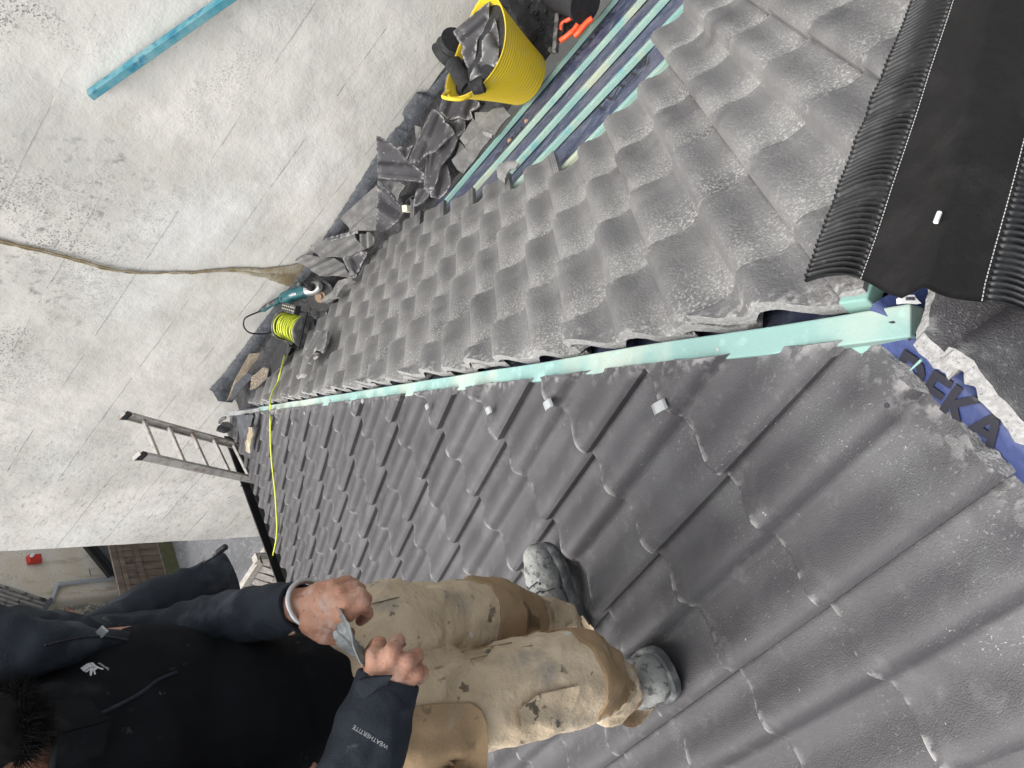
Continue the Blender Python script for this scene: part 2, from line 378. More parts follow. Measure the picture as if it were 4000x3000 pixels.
def tiled(root, matl, tailpt, ud, up, nn, cells, clips, name='roof_tile', jag=0.0, budget=100):
    """Lay tiles: cells = [(column, course, origin)], clips = [(f(world point) >= 0, rough amplitude)]."""
    if matl not in FULL: FULL[matl] = slab_mesh('roof_tile', full, [M[matl], M['cut'], M['under']], lambda v: v)
    rest = []
    made = 0
    for (c, j, o) in cells:
        rng = random.Random(c * 131 + j * 17 + len(matl) * 7)
        Wd = lambda a, b: o + ud * a + up * b
        poly = TILE[:]; broken = []
        for f, amp in clips:
            d = [f(Wd(*p)) for p in poly]
            if not poly or max(d) < .02: poly = []; break
            if min(d) < 0:
                poly = clip(poly, lambda a, b: f(Wd(a, b))); broken.append((f, amp))
        if len(poly) < 3 or area(poly) < .004: continue
        rz = rng.uniform(-.006, .006); dz = rng.uniform(-.0015, .0015); tl = rng.uniform(-.006, .006)
        Mx = Matrix(((ud.x, up.x, nn.x, o.x), (ud.y, up.y, nn.y, o.y), (ud.z, up.z, nn.z, o.z), (0, 0, 0, 1)))
        Mx = Mx @ Matrix.Translation((0, 0, -.018 + dz)) @ Matrix.Rotation(rz, 4, 'Z') @ Matrix.Rotation(tl, 4, 'Y')
        if broken:
            bk = lambda a, b: any(abs(f(Wd(a, b))) < .012 for f, _ in broken)
            amp = max(x for _, x in broken); pp = rough(poly, bk, amp, rng)
            cmin = min(p[0] for p in pp); 
            wr = lambda a, b: max(twear(a, b), max((.9 if matl == 'tileR' else .42) * math.exp(-abs(f(Wd(a, b))) / .006) for f, _ in broken))
            bk2 = lambda a, b: any(abs(f(Wd(a, b))) < .012 + amp * 2 for f, _ in broken) and .002 < b < .418
            me = slab_mesh('roof_tile', slab(pp, th, TT, [x for x in CA if x > cmin], CB, bk2, wr, .013 if amp > .0055 else .0), [M[matl], M['cut'], M['under']], lambda v: v)
        else: me = FULL[matl]
        t = put(name, me, root); t.matrix_local = Matrix.Translation(-root.location) @ Mx
        made += 1
    return made
def seen(P, m=900):
    d = P - CAM; z = d.dot(F_)
    if z < .05: return False
    x = 2000 - FPX * d.dot(U_) / z; y = 1500 - FPX * d.dot(R_) / z
    return -m < x < 4000 + m and -m < y < 3000 + m
# left slope: falls towards -x
hipm = V((-HIP.y, HIP.x, 0)).normalized(); hipm = hipm if hipm.dot(V((-1, -1, 0))) > 0 else -hipm
hip2m = V((HIP2.y, -HIP2.x, 0)).normalized(); hip2m = hip2m if hip2m.x < 0 else -hip2m
slopeL = thing('roof_slope', 'dark slate grey tiled roof slope the man stands on, clean of dust', 'roof', Lp(-1.0, -3.0, -.1))
UL = V((0, -1, 0))
cells = []
for j in range(-2, 14):
    s = S0L + GL * j
    for c in range(-13, 18):
        o = Lp(s, Y0L - .3 * (c - 1))
        if seen(o + UL * .15 - DL * .2) and not (j == -2): cells.append((c, j, o))
cL = [(lambda P: P.dot(hipm) - .046, .0025), (lambda P: (P - Lp(-3.345, 0)).dot(DL), .006), (lambda P: WY - .06 - P.dot(EY), .003)]
nl = tiled(slopeL, 'tileL', None, UL, -DL, NL, cells, cL)
# right slope: falls towards the white wall
slopeR = thing('roof_slope', 'dust covered lighter grey tiled hip end with its lower courses still bare battens', 'roof', Rp(-.5, 2.4, -.1))
JM = {-3: 4, -2: 4, -1: 4, 0: 4, 1: 4, 2: 3, 3: 3, 4: 4, 5: 5, 6: 6, 7: 7, 9: 9, 10: 9}
cells = []
for j in range(-1, 10):
    s = S0R + GR * j + (.018 * (j - 2) if j > 2 else 0)
    for c in range(-3, 17):
        if j > JM.get(c, 8): continue
        o = Rp(s, X0R - .3 * (c - 1))
        if seen(o - EX * .15 - DR * .2): cells.append((c, j, o))
cR = [(lambda P: -P.dot(hipm) - .044, .0025), (lambda P: (P - APEX).dot(hip2m) - .095, .004)]
nr = tiled(slopeR, 'tileR', None, -EX, -DR, NR, cells, cR)
# back slope: only its top edge shows beyond the ridge
slopeB = thing('roof_slope', 'strip of grey tiles with a rough broken edge beyond the blue ridge membrane', 'roof', V((3.3, -3.0, 1.5)))
cells = []
for c in range(-1, 7):
    o = V((3.05, 0, 1.672)) + DB * .41 + V((0, -2.95 + .3 * c - .75, 0))
    cells.append((c, 0, o))
cB = [(lambda P: (P - V((3.072, 0, 0))).dot(V((1, 0, 0))) + .02 * noise.noise(P * 9), .007), (lambda P: -((P - APEX).dot(hip2m)) - .03, .004)]
nb = tiled(slopeB, 'tileL', None, V((0, 1, 0)), -DB, NB, cells, cB)
print('tiles', nl, nr, nb)
# clips that hold the cut tiles: folded strips standing out of the tile edges on the left slope
for (x, y), sz in {(2145, 1580): 1.0, (2580, 1588): 1.0, (1912, 1605): .9, (1672, 1590): .8, (1420, 1568): .8, (1290, 1566): .7, (1192, 1615): .7, (1145, 1655): .7, (1085, 1652): .6}.items():
    P = onL((x, y), .012); mb = MB(); a = (UL * .35 - DL * .9).normalized(); bb = a.cross(NL)
    wd, ln = .011 * sz, .028 * sz
    ring = [P - a * ln, P - a * ln * .3 + NL * .010 * sz, P + a * ln * .9 + NL * .013 * sz, P + a * ln + NL * .008 * sz, P + a * ln * .4 + NL * .004, P + a * ln * .2 + NL * .0]
    v = []
    for q in ring: v += [q - bb * wd, q + bb * wd]
    inner = [q + NL * -.0018 for q in v]
    n = len(v); fs = [(2 * k, 2 * k + 1, 2 * k + 3, 2 * k + 2) for k in range(len(ring) - 1)]
    fs += [tuple(i + n for i in f[::-1]) for f in fs]
    for k in range(len(ring) - 1):
        for e in (0, 1): fs.append((2 * k + e, 2 * k + 2 + e, 2 * k + 2 + e + n, 2 * k + e + n))
    mb.add(v + inner, fs); mb.build('tile_clip', M['zinc'], slopeL)
# underlay sheets and battens of both slopes
def sheet(name, fn, nu, nv, mats, parent, th=.003, amp=.0, sc=3., kind=None):
    vs = []
    for i in range(nu + 1):
        for j in range(nv + 1):
            p, n = fn(i / nu, j / nv); vs.append(p + n * (amp * noise.noise(p * sc) if amp else 0))
    m = nv + 1
    fs = [(i * m + j, (i + 1) * m + j, (i + 1) * m + j + 1, i * m + j + 1) for i in range(nu) for j in range(nv)]
    o = mesh(name, vs, fs, mats, parent, True)
    if kind: o['kind'] = kind
    return o
HL_ = HIP / HIP.dot(DL)
sheet('roof_underlay', lambda a, b: (Lp(-3.36 + a * 4.95, 0) + HL_ * 0 + V((0, (-3.36 + a * 4.95) * (HIP.y / HIP.dot(DL)) - .02 - b * 6, 0)) - NL * .088, NL), 40, 20, M['membrane'], slopeL, amp=.006)
def xr(s, b):
    xl = s * (HIP.dot(EX) / HIP.dot(DR)); xh = 3.336 + (s + 2.88) * (HIP2.dot(EX) / HIP2.dot(DR)); return xl + (xh - xl) * b
sheet('roof_underlay', lambda a, b: (Rp(-2.86 + a * 3.70, xr(-2.86 + a * 3.70, b)) - NR * (.093 if a < .97 else .093), NR), 60, 60, M['membrane'], slopeR, amp=.010, sc=4)
BT = [((1.787, .581), (3.205, .790)), ((2.0, .176), (3.308, .246)), ((2.19, -.185), (3.378, -.121)), ((2.388, -.474), (3.446, -.477)), ((2.55, -.86), (3.6, -.86)), ((1.2, -1.21), (3.6, -1.21)), ((1.8, -1.57), (3.6, -1.57)), ((2.0, -1.92), (3.6, -1.92)), ((2.3, -2.27), (3.5, -2.27))]
for (x0, s0), (x1, s1) in BT:
    k = (s1 - s0) / (x1 - x0); xa, xb = max(x0 - 1.1, xr(s0, 0) + .14), min(x1 + 2.2, xr(s1, 1) - .1)
    mb = MB(); mb.bar(Rp(s0 + k * (xa - x0), xa, -.0755), Rp(s0 + k * (xb - x0), xb, -.0755), .041, .026, NR)
    bevel(mb.build('batten', M['batten'], slopeR), .0025)
for k in range(15):
    s = S0L + GL * (k - 1) - .385
    if s < -3.3: continue
    y1 = s * HIP.y / HIP.dot(DL) - .15
    mb = MB(); mb.bar(Lp(s, y1 - 3.2, -.0755), Lp(s, y1, -.0755), .045, .024, NL); bevel(mb.build('batten', M['batten'], slopeL), .0025)
# nail heads, copper clips on battens
for (x, y) in ((2055, 472), (1990, 548)):
    P = onR((x, y), -.058); mb = MB(); mb.box(P, EX * .012, DR * .009, NR * .004); mb.sph(P + NR * .004, (.008, .006, .005), 8)
    mb.build('staple', mat('rusty nail plate', (.40, .24, .14), .6), slopeR)
# writing printed on the membrane
def onRw(x, y): return onR((x, y), -.091)
def rprint(b, p, size, yaw=0, mm='print', flip=1, name='printed_lettering'):
    P = onRw(*p); text(b, size, P + NR * .009, EX * flip, -DR * flip, M[mm], slopeR, name, .0004, .15)
rprint('DEKA', (1990, 560), .10, flip=-1)
rprint('CROMA', (2290, 180), .13, flip=-1)
rprint('CERMA VENT', (2600, 170), .13, flip=-1)
text('R', .08, onR((2500, 250), -.088), -EX, DR, M['print'], slopeR, 'printed_lettering')
# membrane rolled over the ridge in the gap
def ridge(a, b):
    y = -2.66 - a * 1.6; q = (b - .5)
    c = V((3.025, y, 1.545)); x = q * .34
    return c + V((x, 0, -(.85 if x < 0 else .52) * abs(x) - .012 - (.0 if abs(x) > .05 else -.012 * math.cos(x / .05 * math.pi / 2)))), V((.5 * (1 if q > 0 else -1), 0, 1)).normalized()
rid = thing('ridge_membrane', 'bright blue membrane folded over the open ridge with black block lettering', 'membrane', V((3.03, -3.0, 1.5)))
sheet('membrane_sheet', ridge, 60, 30, M['membrane_clean'], rid, amp=.003, sc=14)
def wrap_ridge(p):
    x = p.x - 3.025; z = 1.533 - (.85 if x < 0 else .52) * abs(x) + (.012 * math.cos(x / .05 * math.pi / 2) if abs(x) < .05 else 0)
    return V((p.x, p.y, z + .0045 + (p.z - 5) * 1.0 + .003 * noise.noise(V((p.x, p.y, z)) * 14)))
text('DEKA', .072, V((2.992, -2.835, 5)), V((.16, -1, 0)), V((1, .16, 0)), M['print'], rid, 'block_lettering', .0004, wrap=wrap_ridge, bold=.0022)
text('CRDHK', .036, V((3.035, -2.755, 5)), V((-.05, 1, 0)), V((-1, -.05, 0)), M['print'], rid, 'printed_lettering', .0004, wrap=wrap_ridge)
# the batten along the hip and its galvanised tail
hb = thing('hip_batten', 'long pale blue treated batten running down the hip between the two tiled slopes', 'batten', V((1.3, -1.2, .6)))
hipn = (HIP.cross(hipm)); hipn = hipn if hipn.z > 0 else -hipn
mb = MB(); HA, HB = V((3.043, -2.720, 1.557)), V((-.545, .452, -.338))
for k in range(24):
    pass
n = 40; vs = []; 
for k in range(n + 1):
    c = HA.lerp(HB, k / n) + hipm * .004 * noise.noise(V((k * .3, 1, 0))) + hipn * .003 * noise.noise(V((k * .25, 7, 0)))
    for (e, f) in ((-1, 0), (1, 0), (1, -1), (-1, -1)): vs.append(c + hipm * (e * .026) + hipn * (f * .038))
fs = [(4 * k + e, 4 * k + (e + 1) % 4, 4 * k + 4 + (e + 1) % 4, 4 * k + 4 + e) for k in range(n) for e in range(4)]
fs = [f[::-1] for f in fs] + [(0, 1, 2, 3), (4 * n + 3, 4 * n + 2, 4 * n + 1, 4 * n)]
o = mesh('timber', vs, fs, M['hipbatten'], hb); bevel(o, .003)
mb = MB()
for k in (3, 11, 19, 27, 36):
    c = HA.lerp(HB, k / n) + hipm * .006; mb.cyl(c - hipn * .001, c + hipn * .0012, .0035, 10)
mb.build('nail_head', M['alu'], hb)
p0, p1, p2 = HB - HIP * .05 + hipn * .002, onZ((965, 1611), -.46), onZ((879, 1616), -.47)
mb = MB(); mb.bar(p0, p1, .036, .006, hipn); mb.bar(p1, p2, .036, .006, EZ); bevel(mb.build('metal_tail', M['zinc'], hb), .001)
# supporting brackets (hidden under the batten) and the second hip's batten
mb = MB(); q = HA + HIP * .16 - hipn * .05
o = mb.bar(onR((3352, 1200), -.042), onR((3480, 1096), -.042) + HIP2 * .5, .052, .035, NR).build('timber', M['batten'], tt := thing('hip_batten', 'short stub of blue batten running under the black ridge roll', 'batten', APEX - EZ * .1)); bevel(o, .003)
o = MB().bar(onL((3300, 1300), -.07), onL((3395, 1380), -.07), .045, .03, NL).build('timber', M['batten'], thing('ridge_batten', 'short blue batten stub below the hip batten end at the ridge', 'batten', onL((3380, 1375), -.05))); bevel(o, .003)

mb = MB(); P = onL((3463, 1584), -.004); mb.cyl(P - NL * .001, P + NL * .0006, .0045, 12); mb.build('nail_hole', M['print'], slopeL)
# ------------------------------------------------------------------ white wall, gutter, ground
LINE_Z = [.2 + .44 * k for k in range(-8, 8)]
wl = [dict(scale=1.1, lo=.35, hi=.7, col=(.585, .57, .53)), dict(scale=.8, lo=.50, hi=.72, col=(.80, .80, .79), amt=.8, det=6),
      dict(scale=4.5, lo=.5, hi=.75, col=(.56, .53, .46), amt=.4, det=6)]
for z in LINE_Z:
    wl.append(dict(axis=(0, 0, 1), lo=z - .006, hi=z, col=(.36, .35, .33), amt=.5, scale=2.6, nlo=.42, nhi=.5) | {})
M['wall'] = None
def wall_mat():
    TL = dict(zone=((0, 0, 1), .45, 1.15)); LE = dict(zone=((1, 0, 0), -1.1, -2.3)); 
    m = mat('old white painted render', (.76, .735, .685), .9, spec=.2, layers=wl[:3] + [
        dict(scale=75, lo=.50, hi=.64, col=(.10, .10, .095), amt=.85, m=(1.5, .42, .54), det=3, ro=.75) | TL, dict(scale=16, lo=.52, hi=.72, col=(.24, .24, .23), amt=.8, m=(1.3, .44, .56), det=6) | TL,
        dict(scale=12, lo=.52, hi=.68, col=(.30, .30, .285), amt=.65, st=(1, 1, 2.6), det=6, ro=.7) | LE, dict(scale=45, lo=.56, hi=.68, col=(.17, .165, .155), amt=.6, st=(1, 1, 2), m=(2.2, .48, .62), det=4) | LE,
        dict(scale=70, lo=.72, hi=.76, col=(.12, .12, .11), det=2, amt=.8), dict(scale=2.6, lo=.52, hi=.7, col=(.60, .585, .555), amt=.5, det=6)], bumps=[(60, .0022, 4), (3, .02, 3), (300, .0006, 2)])
    nt = m.node_tree; N, Lk = nt.nodes, nt.links; b = N['Principled BSDF']
    # scored block joints every 0.44 m, broken where render has been patched
    g = N.new('ShaderNodeNewGeometry'); sp = N.new('ShaderNodeSeparateXYZ'); Lk.new(g.outputs['Position'], sp.inputs[0])
    nz = N.new('ShaderNodeTexNoise'); nz.inputs['Scale'].default_value = 3.0; Lk.new(g.outputs['Position'], nz.inputs['Vector'])
    def mth(op, a, c=None):
        q = N.new('ShaderNodeMath'); q.operation = op
        for i, s in enumerate((a, c)):
            if s is None: continue
            if isinstance(s, (int, float)): q.inputs[i].default_value = s
            else: Lk.new(s, q.inputs[i])
        return q.outputs[0]
    z = mth('ADD', sp.outputs['Z'], mth('MULTIPLY', mth('SUBTRACT', nz.outputs['Fac'], .5), .02))
    fr = mth('ABSOLUTE', mth('SUBTRACT', mth('FRACT', mth('DIVIDE', mth('ADD', z, 10 * .44 - .2 + .22), .44)), .5))
    ln = mth('LESS_THAN', fr, .0085)
    n2 = N.new('ShaderNodeTexNoise'); n2.inputs['Scale'].default_value = 1.7; n2.inputs['Detail'].default_value = 5; Lk.new(g.outputs['Position'], n2.inputs['Vector'])
    ms = N.new('ShaderNodeMapRange'); ms.inputs['From Min'].default_value = .44; ms.inputs['From Max'].default_value = .52; Lk.new(n2.outputs['Fac'], ms.inputs['Value'])
    fac = mth('MULTIPLY', ln, ms.outputs[0])
    mx = N.new('ShaderNodeMix'); mx.data_type = 'RGBA'; Lk.new(mth('MULTIPLY', fac, .32), mx.inputs[0])
    src = b.inputs['Base Color'].links[0].from_socket; Lk.new(src, mx.inputs[6]); mx.inputs[7].default_value = (.30, .29, .27, 1); Lk.new(mx.outputs[2], b.inputs['Base Color'])
    bn = N.new('ShaderNodeBump'); bn.inputs['Distance'].default_value = .012; bn.inputs['Strength'].default_value = 1; Lk.new(mth('MULTIPLY', fac, -1), bn.inputs['Height'])
    Lk.new(b.inputs['Normal'].links[0].from_socket, bn.inputs['Normal']); Lk.new(bn.outputs[0], b.inputs['Normal'])
    return m
M['wall'] = wall_mat()
wall = thing('rendered_wall', 'tall old white painted wall with black mould specks, brown crack and grey base band', 'wall', Wp(0, -.6))
nx, nz_ = 120, 80; X0, X1, Z0, Z1 = -4.19, 5.5, GROUND, 3.6
def wpt(i, j):
    x = X0 + (X1 - X0) * i / nx; z = Z0 + (Z1 - Z0) * j / nz_
    return Wp(x, z, .012 * noise.noise(V((x * 1.2, z * 1.2, 3))) + .005 * noise.noise(V((x * 5, z * 5, 8))))
vs = [wpt(i, j) for i in range(nx + 1) for j in range(nz_ + 1)]; m = nz_ + 1
fs = [(i * m + j, (i + 1) * m + j, (i + 1) * m + j + 1, i * m + j + 1) for i in range(nx) for j in range(nz_)]
k = len(vs); vs += [Wp(X0, Z0, -.3), Wp(X0, Z1, -.3), Wp(X1, Z0, -.3), Wp(X1, Z1, -.3)]
fs += [tuple([j for j in range(m)][::-1]) [::-1] + (k + 1, k), (k + 1, k, k + 2, k + 3), tuple(nx * m + j for j in range(m))[::-1] + (k + 2, k + 3), tuple(i * m + nz_ for i in range(nx + 1)) + (k + 3, k + 1)]
o = mesh('wall_face', vs, fs, M['wall'], wall, True, sharp=40)
# grey painted band along the foot of the wall, with a ragged brushed top
def strip(name, top, bot, off, mats, parent, n=160, rag=.012, thick=.004, seed=0):
    vs = []
    def at(pl, x):
        for (a, p), (b, q) in zip(pl, pl[1:]):
            if a <= x <= b: return p + (q - p) * (x - a) / (b - a)
        return pl[0][1] if x < pl[0][0] else pl[-1][1]
    xa, xb = max(top[0][0], bot[0][0]), min(top[-1][0], bot[-1][0])
    for k in range(n + 1):
        x = xa + (xb - xa) * k / n; r = rag * (noise.noise(V((x * 30, seed, 0))) + noise.noise(V((x * 90, seed, 4))) * .6)
        zt, zb = at(top, x) + r, at(bot, x) + rag * .3 * noise.noise(V((x * 25, seed + 9, 0)))
        vs += [Wp(x, zt, off), Wp(x, zt, off + thick), Wp(x, (zt + zb) / 2, off + thick + .003 * noise.noise(V((x * 9, seed, 0)))), Wp(x, zb, off + thick)]
    fs = [(4 * k + j, 4 * k + j + 1, 4 * k + j + 5, 4 * k + j + 4) for k in range(n) for j in range(3)]
    return mesh(name, vs, fs, mats, parent, True)
BANDT = [(-1.45, -.62), (-1.32, -.50), (-1.30, -.46), (-1.12, -.475), (-.65, -.46), (-.42, -.45), (.28, -.43), (.78, -.38), (1.11, -.34), (1.49, -.29), (1.62, -.28), (1.77, -.3), (1.80, -.245), (1.98, -.235), (2.0, -.30), (2.35, -.32), (3.2, -.28), (5.4, -.1)]
BANDB = [(-1.6, -.80), (-1.46, -.76), (-.82, -.72), (0, -.70), (1.6, -.62), (5.4, -.3)]
strip('grey_base_band', BANDT, BANDB, .014, M['lead'], wall, 420, .010)
# brown filler in the crack that runs down the wall
CR = [(1.9, -.14, .05), (1.44, -.145, .035), (1.12, -.145, .030), (.82, -.165, .030), (.62, -.13, .026), (.5, -.085, .024), (.3, -.01, .028), (.14, .07, .036), (-.02, .125, .06), (-.12, .14, .085), (-.22, .17, .13), (-.31, .19, .20), (-.38, .215, .26), (-.46, .24, .30)]
vs = []; 
pts = spline([V((a, b, c)) for a, b, c in CR], 10)
for k, p in enumerate(pts):
    r = .010 * noise.noise(V((p.x * 18, 2, 0))); l = .010 * noise.noise(V((p.x * 18, 7, 0)))
    h = max(p.z / 2, .012)
    for e, d in ((-1, .012), (-.75, .017), (-.1, .017), (.0, .011), (.12, .017), (.75, .018), (1, .012)):
        vs.append(Wp(p.y + e * h + (r if e > 0 else l), p.x, d))
fs = [(7 * k + j, 7 * k + j + 1, 7 * k + j + 8, 7 * k + j + 7) for k in range(len(pts) - 1) for j in range(6)]
M['filler'] = mat('brown cement filler', (.27, .21, .12), .9, layers=[dict(scale=9, lo=.4, hi=.65, col=(.36, .32, .25)), dict(scale=5, lo=.5, hi=.7, col=(.50, .45, .34), amt=.8)], bumps=[(60, .006, 4)])
mesh('crack_filler', vs, fs, M['filler'], wall, True)
# flat lined gutter between the right slope and the wall
def gz(x): return -.60 + .075 * x
GUT = mat('dusty dark felt gutter lining', (.035, .035, .038), .9, layers=[dict(scale=40, lo=.5, hi=.7, col=(.09, .088, .085)), dict(scale=8, lo=.45, hi=.7, col=(.075, .075, .08)), dict(scale=150, lo=.66, hi=.7, col=(.3, .27, .22), amt=.6)], bumps=[(35, .012, 5), (220, .004, 3)])
gut = thing('valley_gutter', 'dark dusty felt lined gutter between the hip end and the white wall', 'gutter', V((.8, .8, -.6)))
def gfn(a, b):
    x = -1.30 + a * 6.8
    q = [(.66, -.06), (.76, .0), (.86, 0), (1.02, .0), (1.12, .02), (1.145, .14)]
    t = b * (len(q) - 1); i = min(int(t), len(q) - 2); f = t - i
    def pt(y, h):
        if h is None:
            return EX * x + EY * y + EZ * (-.105 - y * math.tan(pR))
        return EX * x + EY * y + EZ * (gz(x) + h)
    return pt(*q[i]).lerp(pt(*q[i + 1]), f), EZ
sheet('gutter_lining', gfn, 120, 30, GUT, gut, amp=.014, sc=9)
# loose lead patches by the foot of the wall near the hip end
def patch(name, pts, n, off, mats, parent, th=.004, amp=.006):
    P = [V(p) for p in pts]; c = sum(P, V()) / len(P); mb = MB()
    bm = bmesh.new(); bm.faces.new([bm.verts.new(p) for p in P]); bmesh.ops.triangulate(bm, faces=bm.faces[:]); bmesh.ops.subdivide_edges(bm, edges=bm.edges[:], cuts=2, use_grid_fill=True); bm.normal_update()
    bm.verts.index_update(); n = V(n)
    top = [v.co + n * (off + amp * noise.noise(v.co * 12)) for v in bm.verts]; k = len(top); vs = top + [p - n * th for p in top]
    fs = [tuple(v.index for v in f.verts) for f in bm.faces]
    if sum((f.normal.dot(n) * f.calc_area() for f in bm.faces), 0) < 0: fs = [f[::-1] for f in fs]
    fs += [tuple(i + k for i in f[::-1]) for f in fs]
    for e in bm.edges:
        if len(e.link_faces) == 1: fs.append((e.verts[0].index, e.verts[1].index, e.verts[1].index + k, e.verts[0].index + k))
    bm.free(); return mesh(name, vs, fs, mats, parent, True, sharp=40)
def zz(*p): return [(800 + .54250 * a, 900 + .5425 * b) for a, b in p]
SAND = mat('bare sandy stone', (.42, .34, .25), .95, layers=[dict(scale=20, lo=.45, hi=.7, col=(.55, .48, .38))], bumps=[(60, .006, 4)])
patch('stone_patch', [onW(p, .03) for p in zz((160, 1230), (215, 1080), (250, 1020), (330, 960), (320, 890), (400, 878), (405, 915), (330, 1010), (260, 1100), (200, 1190))], -EY, 0, SAND, gut)
patch('lead_flap', [onZ(p, -.60) for p in zz((200, 1225), (240, 1110), (330, 1030), (375, 1050), (300, 1130), (230, 1215))], EZ, .03, M['lead'], gut)
patch('sandy_debris', [onZ(p, -.56) for p in zz((330, 1150), (345, 1060), (430, 985), (470, 1000), (455, 1070), (370, 1140))], EZ, .012, mat('sandy sweepings', (.16, .14, .12), 1., layers=[dict(scale=90, lo=.5, hi=.62, col=(.45, .36, .24))], bumps=[(120, .006, 3)]), gut)
# ground
gm = mat('grey concrete yard', (.15, .15, .153), .9, layers=[dict(scale=1.4, lo=.4, hi=.68, col=(.22, .22, .225)), dict(scale=7, lo=.5, hi=.7, col=(.13, .13, .135), amt=.7, det=6), dict(scale=22, lo=.55, hi=.7, col=(.4, .4, .4), amt=.5)], bumps=[(20, .01, 4)])
o = mesh('ground', [(-90, -60, GROUND), (60, -60, GROUND), (60, 90, GROUND), (-90, 90, GROUND)], [(0, 1, 2, 3)], gm); o['kind'] = 'structure'
# masonry under the eaves of the left slope
eave = DL * 1.70
hse = thing('house_wall', 'plain shaded wall of the house below the left eaves', 'wall', V((-1.3, -1.5, GROUND)))
MB().box(V((.2, -2.4, -2.15)), V((1.5, 0, 0)), V((0, 3.0, 0)), V((0, 0, 1.05))).build('masonry', mat('house render', (.4, .39, .36), .9), hse)
# dark gutter along the left eaves
gt = thing('eaves_gutter', 'long black plastic gutter along the eaves below the wavy tile ends', 'gutter', Lp(1.75, -1, -.1))
Ga, Gb = Lp(1.72, 1.18, -.05), Lp(1.70, -6.0, -.05)
prf = [(.02, .01), (.02, -.07), (-.015, -.10), (-.165, -.10), (-.195, -.07), (-.198, .012), (-.186, .012), (-.184, -.065), (-.16, -.09), (-.015, -.09), (.012, -.065), (.012, .01)]
vs = []
for e in (Ga, Gb): vs += [V((e.x + a, e.y, e.z + b)) for a, b in prf]
n = len(prf); fs = [(k, (k + 1) % n, n + (k + 1) % n, n + k) for k in range(n)] + [tuple(range(n))[::-1], tuple(range(n, 2 * n))]
mesh('trough', vs, fs, M['black'], gt)
mb = MB()
for y in (.6, -.25): mb.box(V((Ga.x - .195, y, Ga.z - .02)), V((.008, 0, 0)), V((0, .012, 0)), V((0, 0, .035)))
mb.build('gutter_bracket', M['black'], gt)
# ------------------------------------------------------------------ broken tiles in the gutter
def Z5(*p): return [(1200 + .5254 * a, 450 + .5254 * b) for a, b in p]
def Zb(*p): return [(900 + .5425 * a, .5425 * b) for a, b in p]
def Zk(*p): return [(1700 + .4728 * a, .4728 * b) for a, b in p]
def Zf(*p): return [(800 + .5425 * a, 900 + .5425 * b) for a, b in p]
def Zg(*p): return [(1000 + .4202 * a, 1000 + .4202 * b) for a, b in p]
def wave(a, k=.15, amp=.026):
    v = (a / k) % 1.0
    return amp * GT[int(v * 200)]
SH = []
def shard(label, px, z=None, n=None, ad=None, ribs=None, matl='shard', under=False, depth=None, amp=.026, k=.15, a0=.0, th=.013, group='broken tiles heaped in the gutter', cat='broken tile', name='broken_tile', hole=None, part=False):
    cx = sum(p[0] for p in px) / len(px); cy = sum(p[1] for p in px) / len(px)
    P0 = onD(cx, cy, depth) if depth else onZ((cx, cy), z)
    n = V(n).normalized() if n is not None else (F_ * -.62 + EZ * .55 + EX * .12).normalized()
    Q = [onP(p, P0, n) for p in px]
    ea = (onP(ad[1], P0, n) - onP(ad[0], P0, n)) if ad else (Q[1] - Q[0])
    ea = (ea - n * ea.dot(n)).normalized(); eb = n.cross(ea)
    loc = [((q - P0).dot(ea), (q - P0).dot(eb)) for q in Q]
    rng = random.Random(int(cx * 7 + cy)); px_loc = loc[:]
    loc = rough(loc, lambda a, b: True, .0022, rng, .012)
    la, lb = [p[0] for p in loc], [p[1] for p in loc]
    rb = None
    if ribs:                                   # the ribbed interlock edge between two picture points
        r0, r1 = [onP(p, P0, n) for p in ribs]; r0 = V(((r0 - P0).dot(ea), (r0 - P0).dot(eb))); r1 = V(((r1 - P0).dot(ea), (r1 - P0).dot(eb)))
        rd = (r1 - r0).normalized(); rn = V((-rd.y, rd.x))
        if rn.dot(V((sum(la) / len(la), sum(lb) / len(lb))) - r0) < 0: rn = -rn
        rb = (r0, rn)
    def h(a, b):
        zv = wave(a + a0 + 1.5, k, amp) + .002 * noise.noise(V((a * 9, b * 9, cx)))
        if under: zv = -zv + (.012 if under == 2 and (abs(b - .02) < .012) else 0)
        if rb:
            d = (V((a, b)) - rb[0]).dot(rb[1])
            if d < .036: zv = zv * max(0, d - .03) / .006 * .5 + (.005 * (.5 + .5 * math.cos(d / .036 * 2 * math.pi * 3)) if d > 0 else 0)
        return zv
    ca = [min(la) + .0065 * i for i in range(1, int((max(la) - min(la)) / .0065) + 1)]
    cb = [min(lb) + .03 * i for i in range(1, int((max(lb) - min(lb)) / .03) + 1)]
    brk = lambda a, b: not (rb and -.01 < (V((a, b)) - rb[0]).dot(rb[1]) < .008)
    def edge(a, b):
        best = 1.
        for (x0, y0), (x1, y1) in zip(px_loc, px_loc[1:] + px_loc[:1]):
            dx, dy = x1 - x0, y1 - y0; t = min(max(((a - x0) * dx + (b - y0) * dy) / max(dx * dx + dy * dy, 1e-9), 0), 1)
            best = min(best, math.hypot(a - x0 - dx * t, b - y0 - dy * t))
        return math.exp(-best / .004)
    data = slab(loc, h, th, ca, cb, brk, edge)
    me = slab_mesh(name, data, [M[matl], M['cut'] if not under else M['under'], M['under']], lambda v: P0 + ea * v[0] + eb * v[1] + n * v[2])
    o = put(name, me); tag(o, label, cat, group)
    # the object's own origin sits on the piece
    me.transform(Matrix.Translation(-P0)); o.location = P0
    return o
nUp = (F_ * -.45 + EZ * .8).normalized(); nWall = (F_ * -.55 + EY * -.55 + EZ * .35).normalized(); nFar = (EZ * .75 - EY * .5 + EX * .2).normalized()
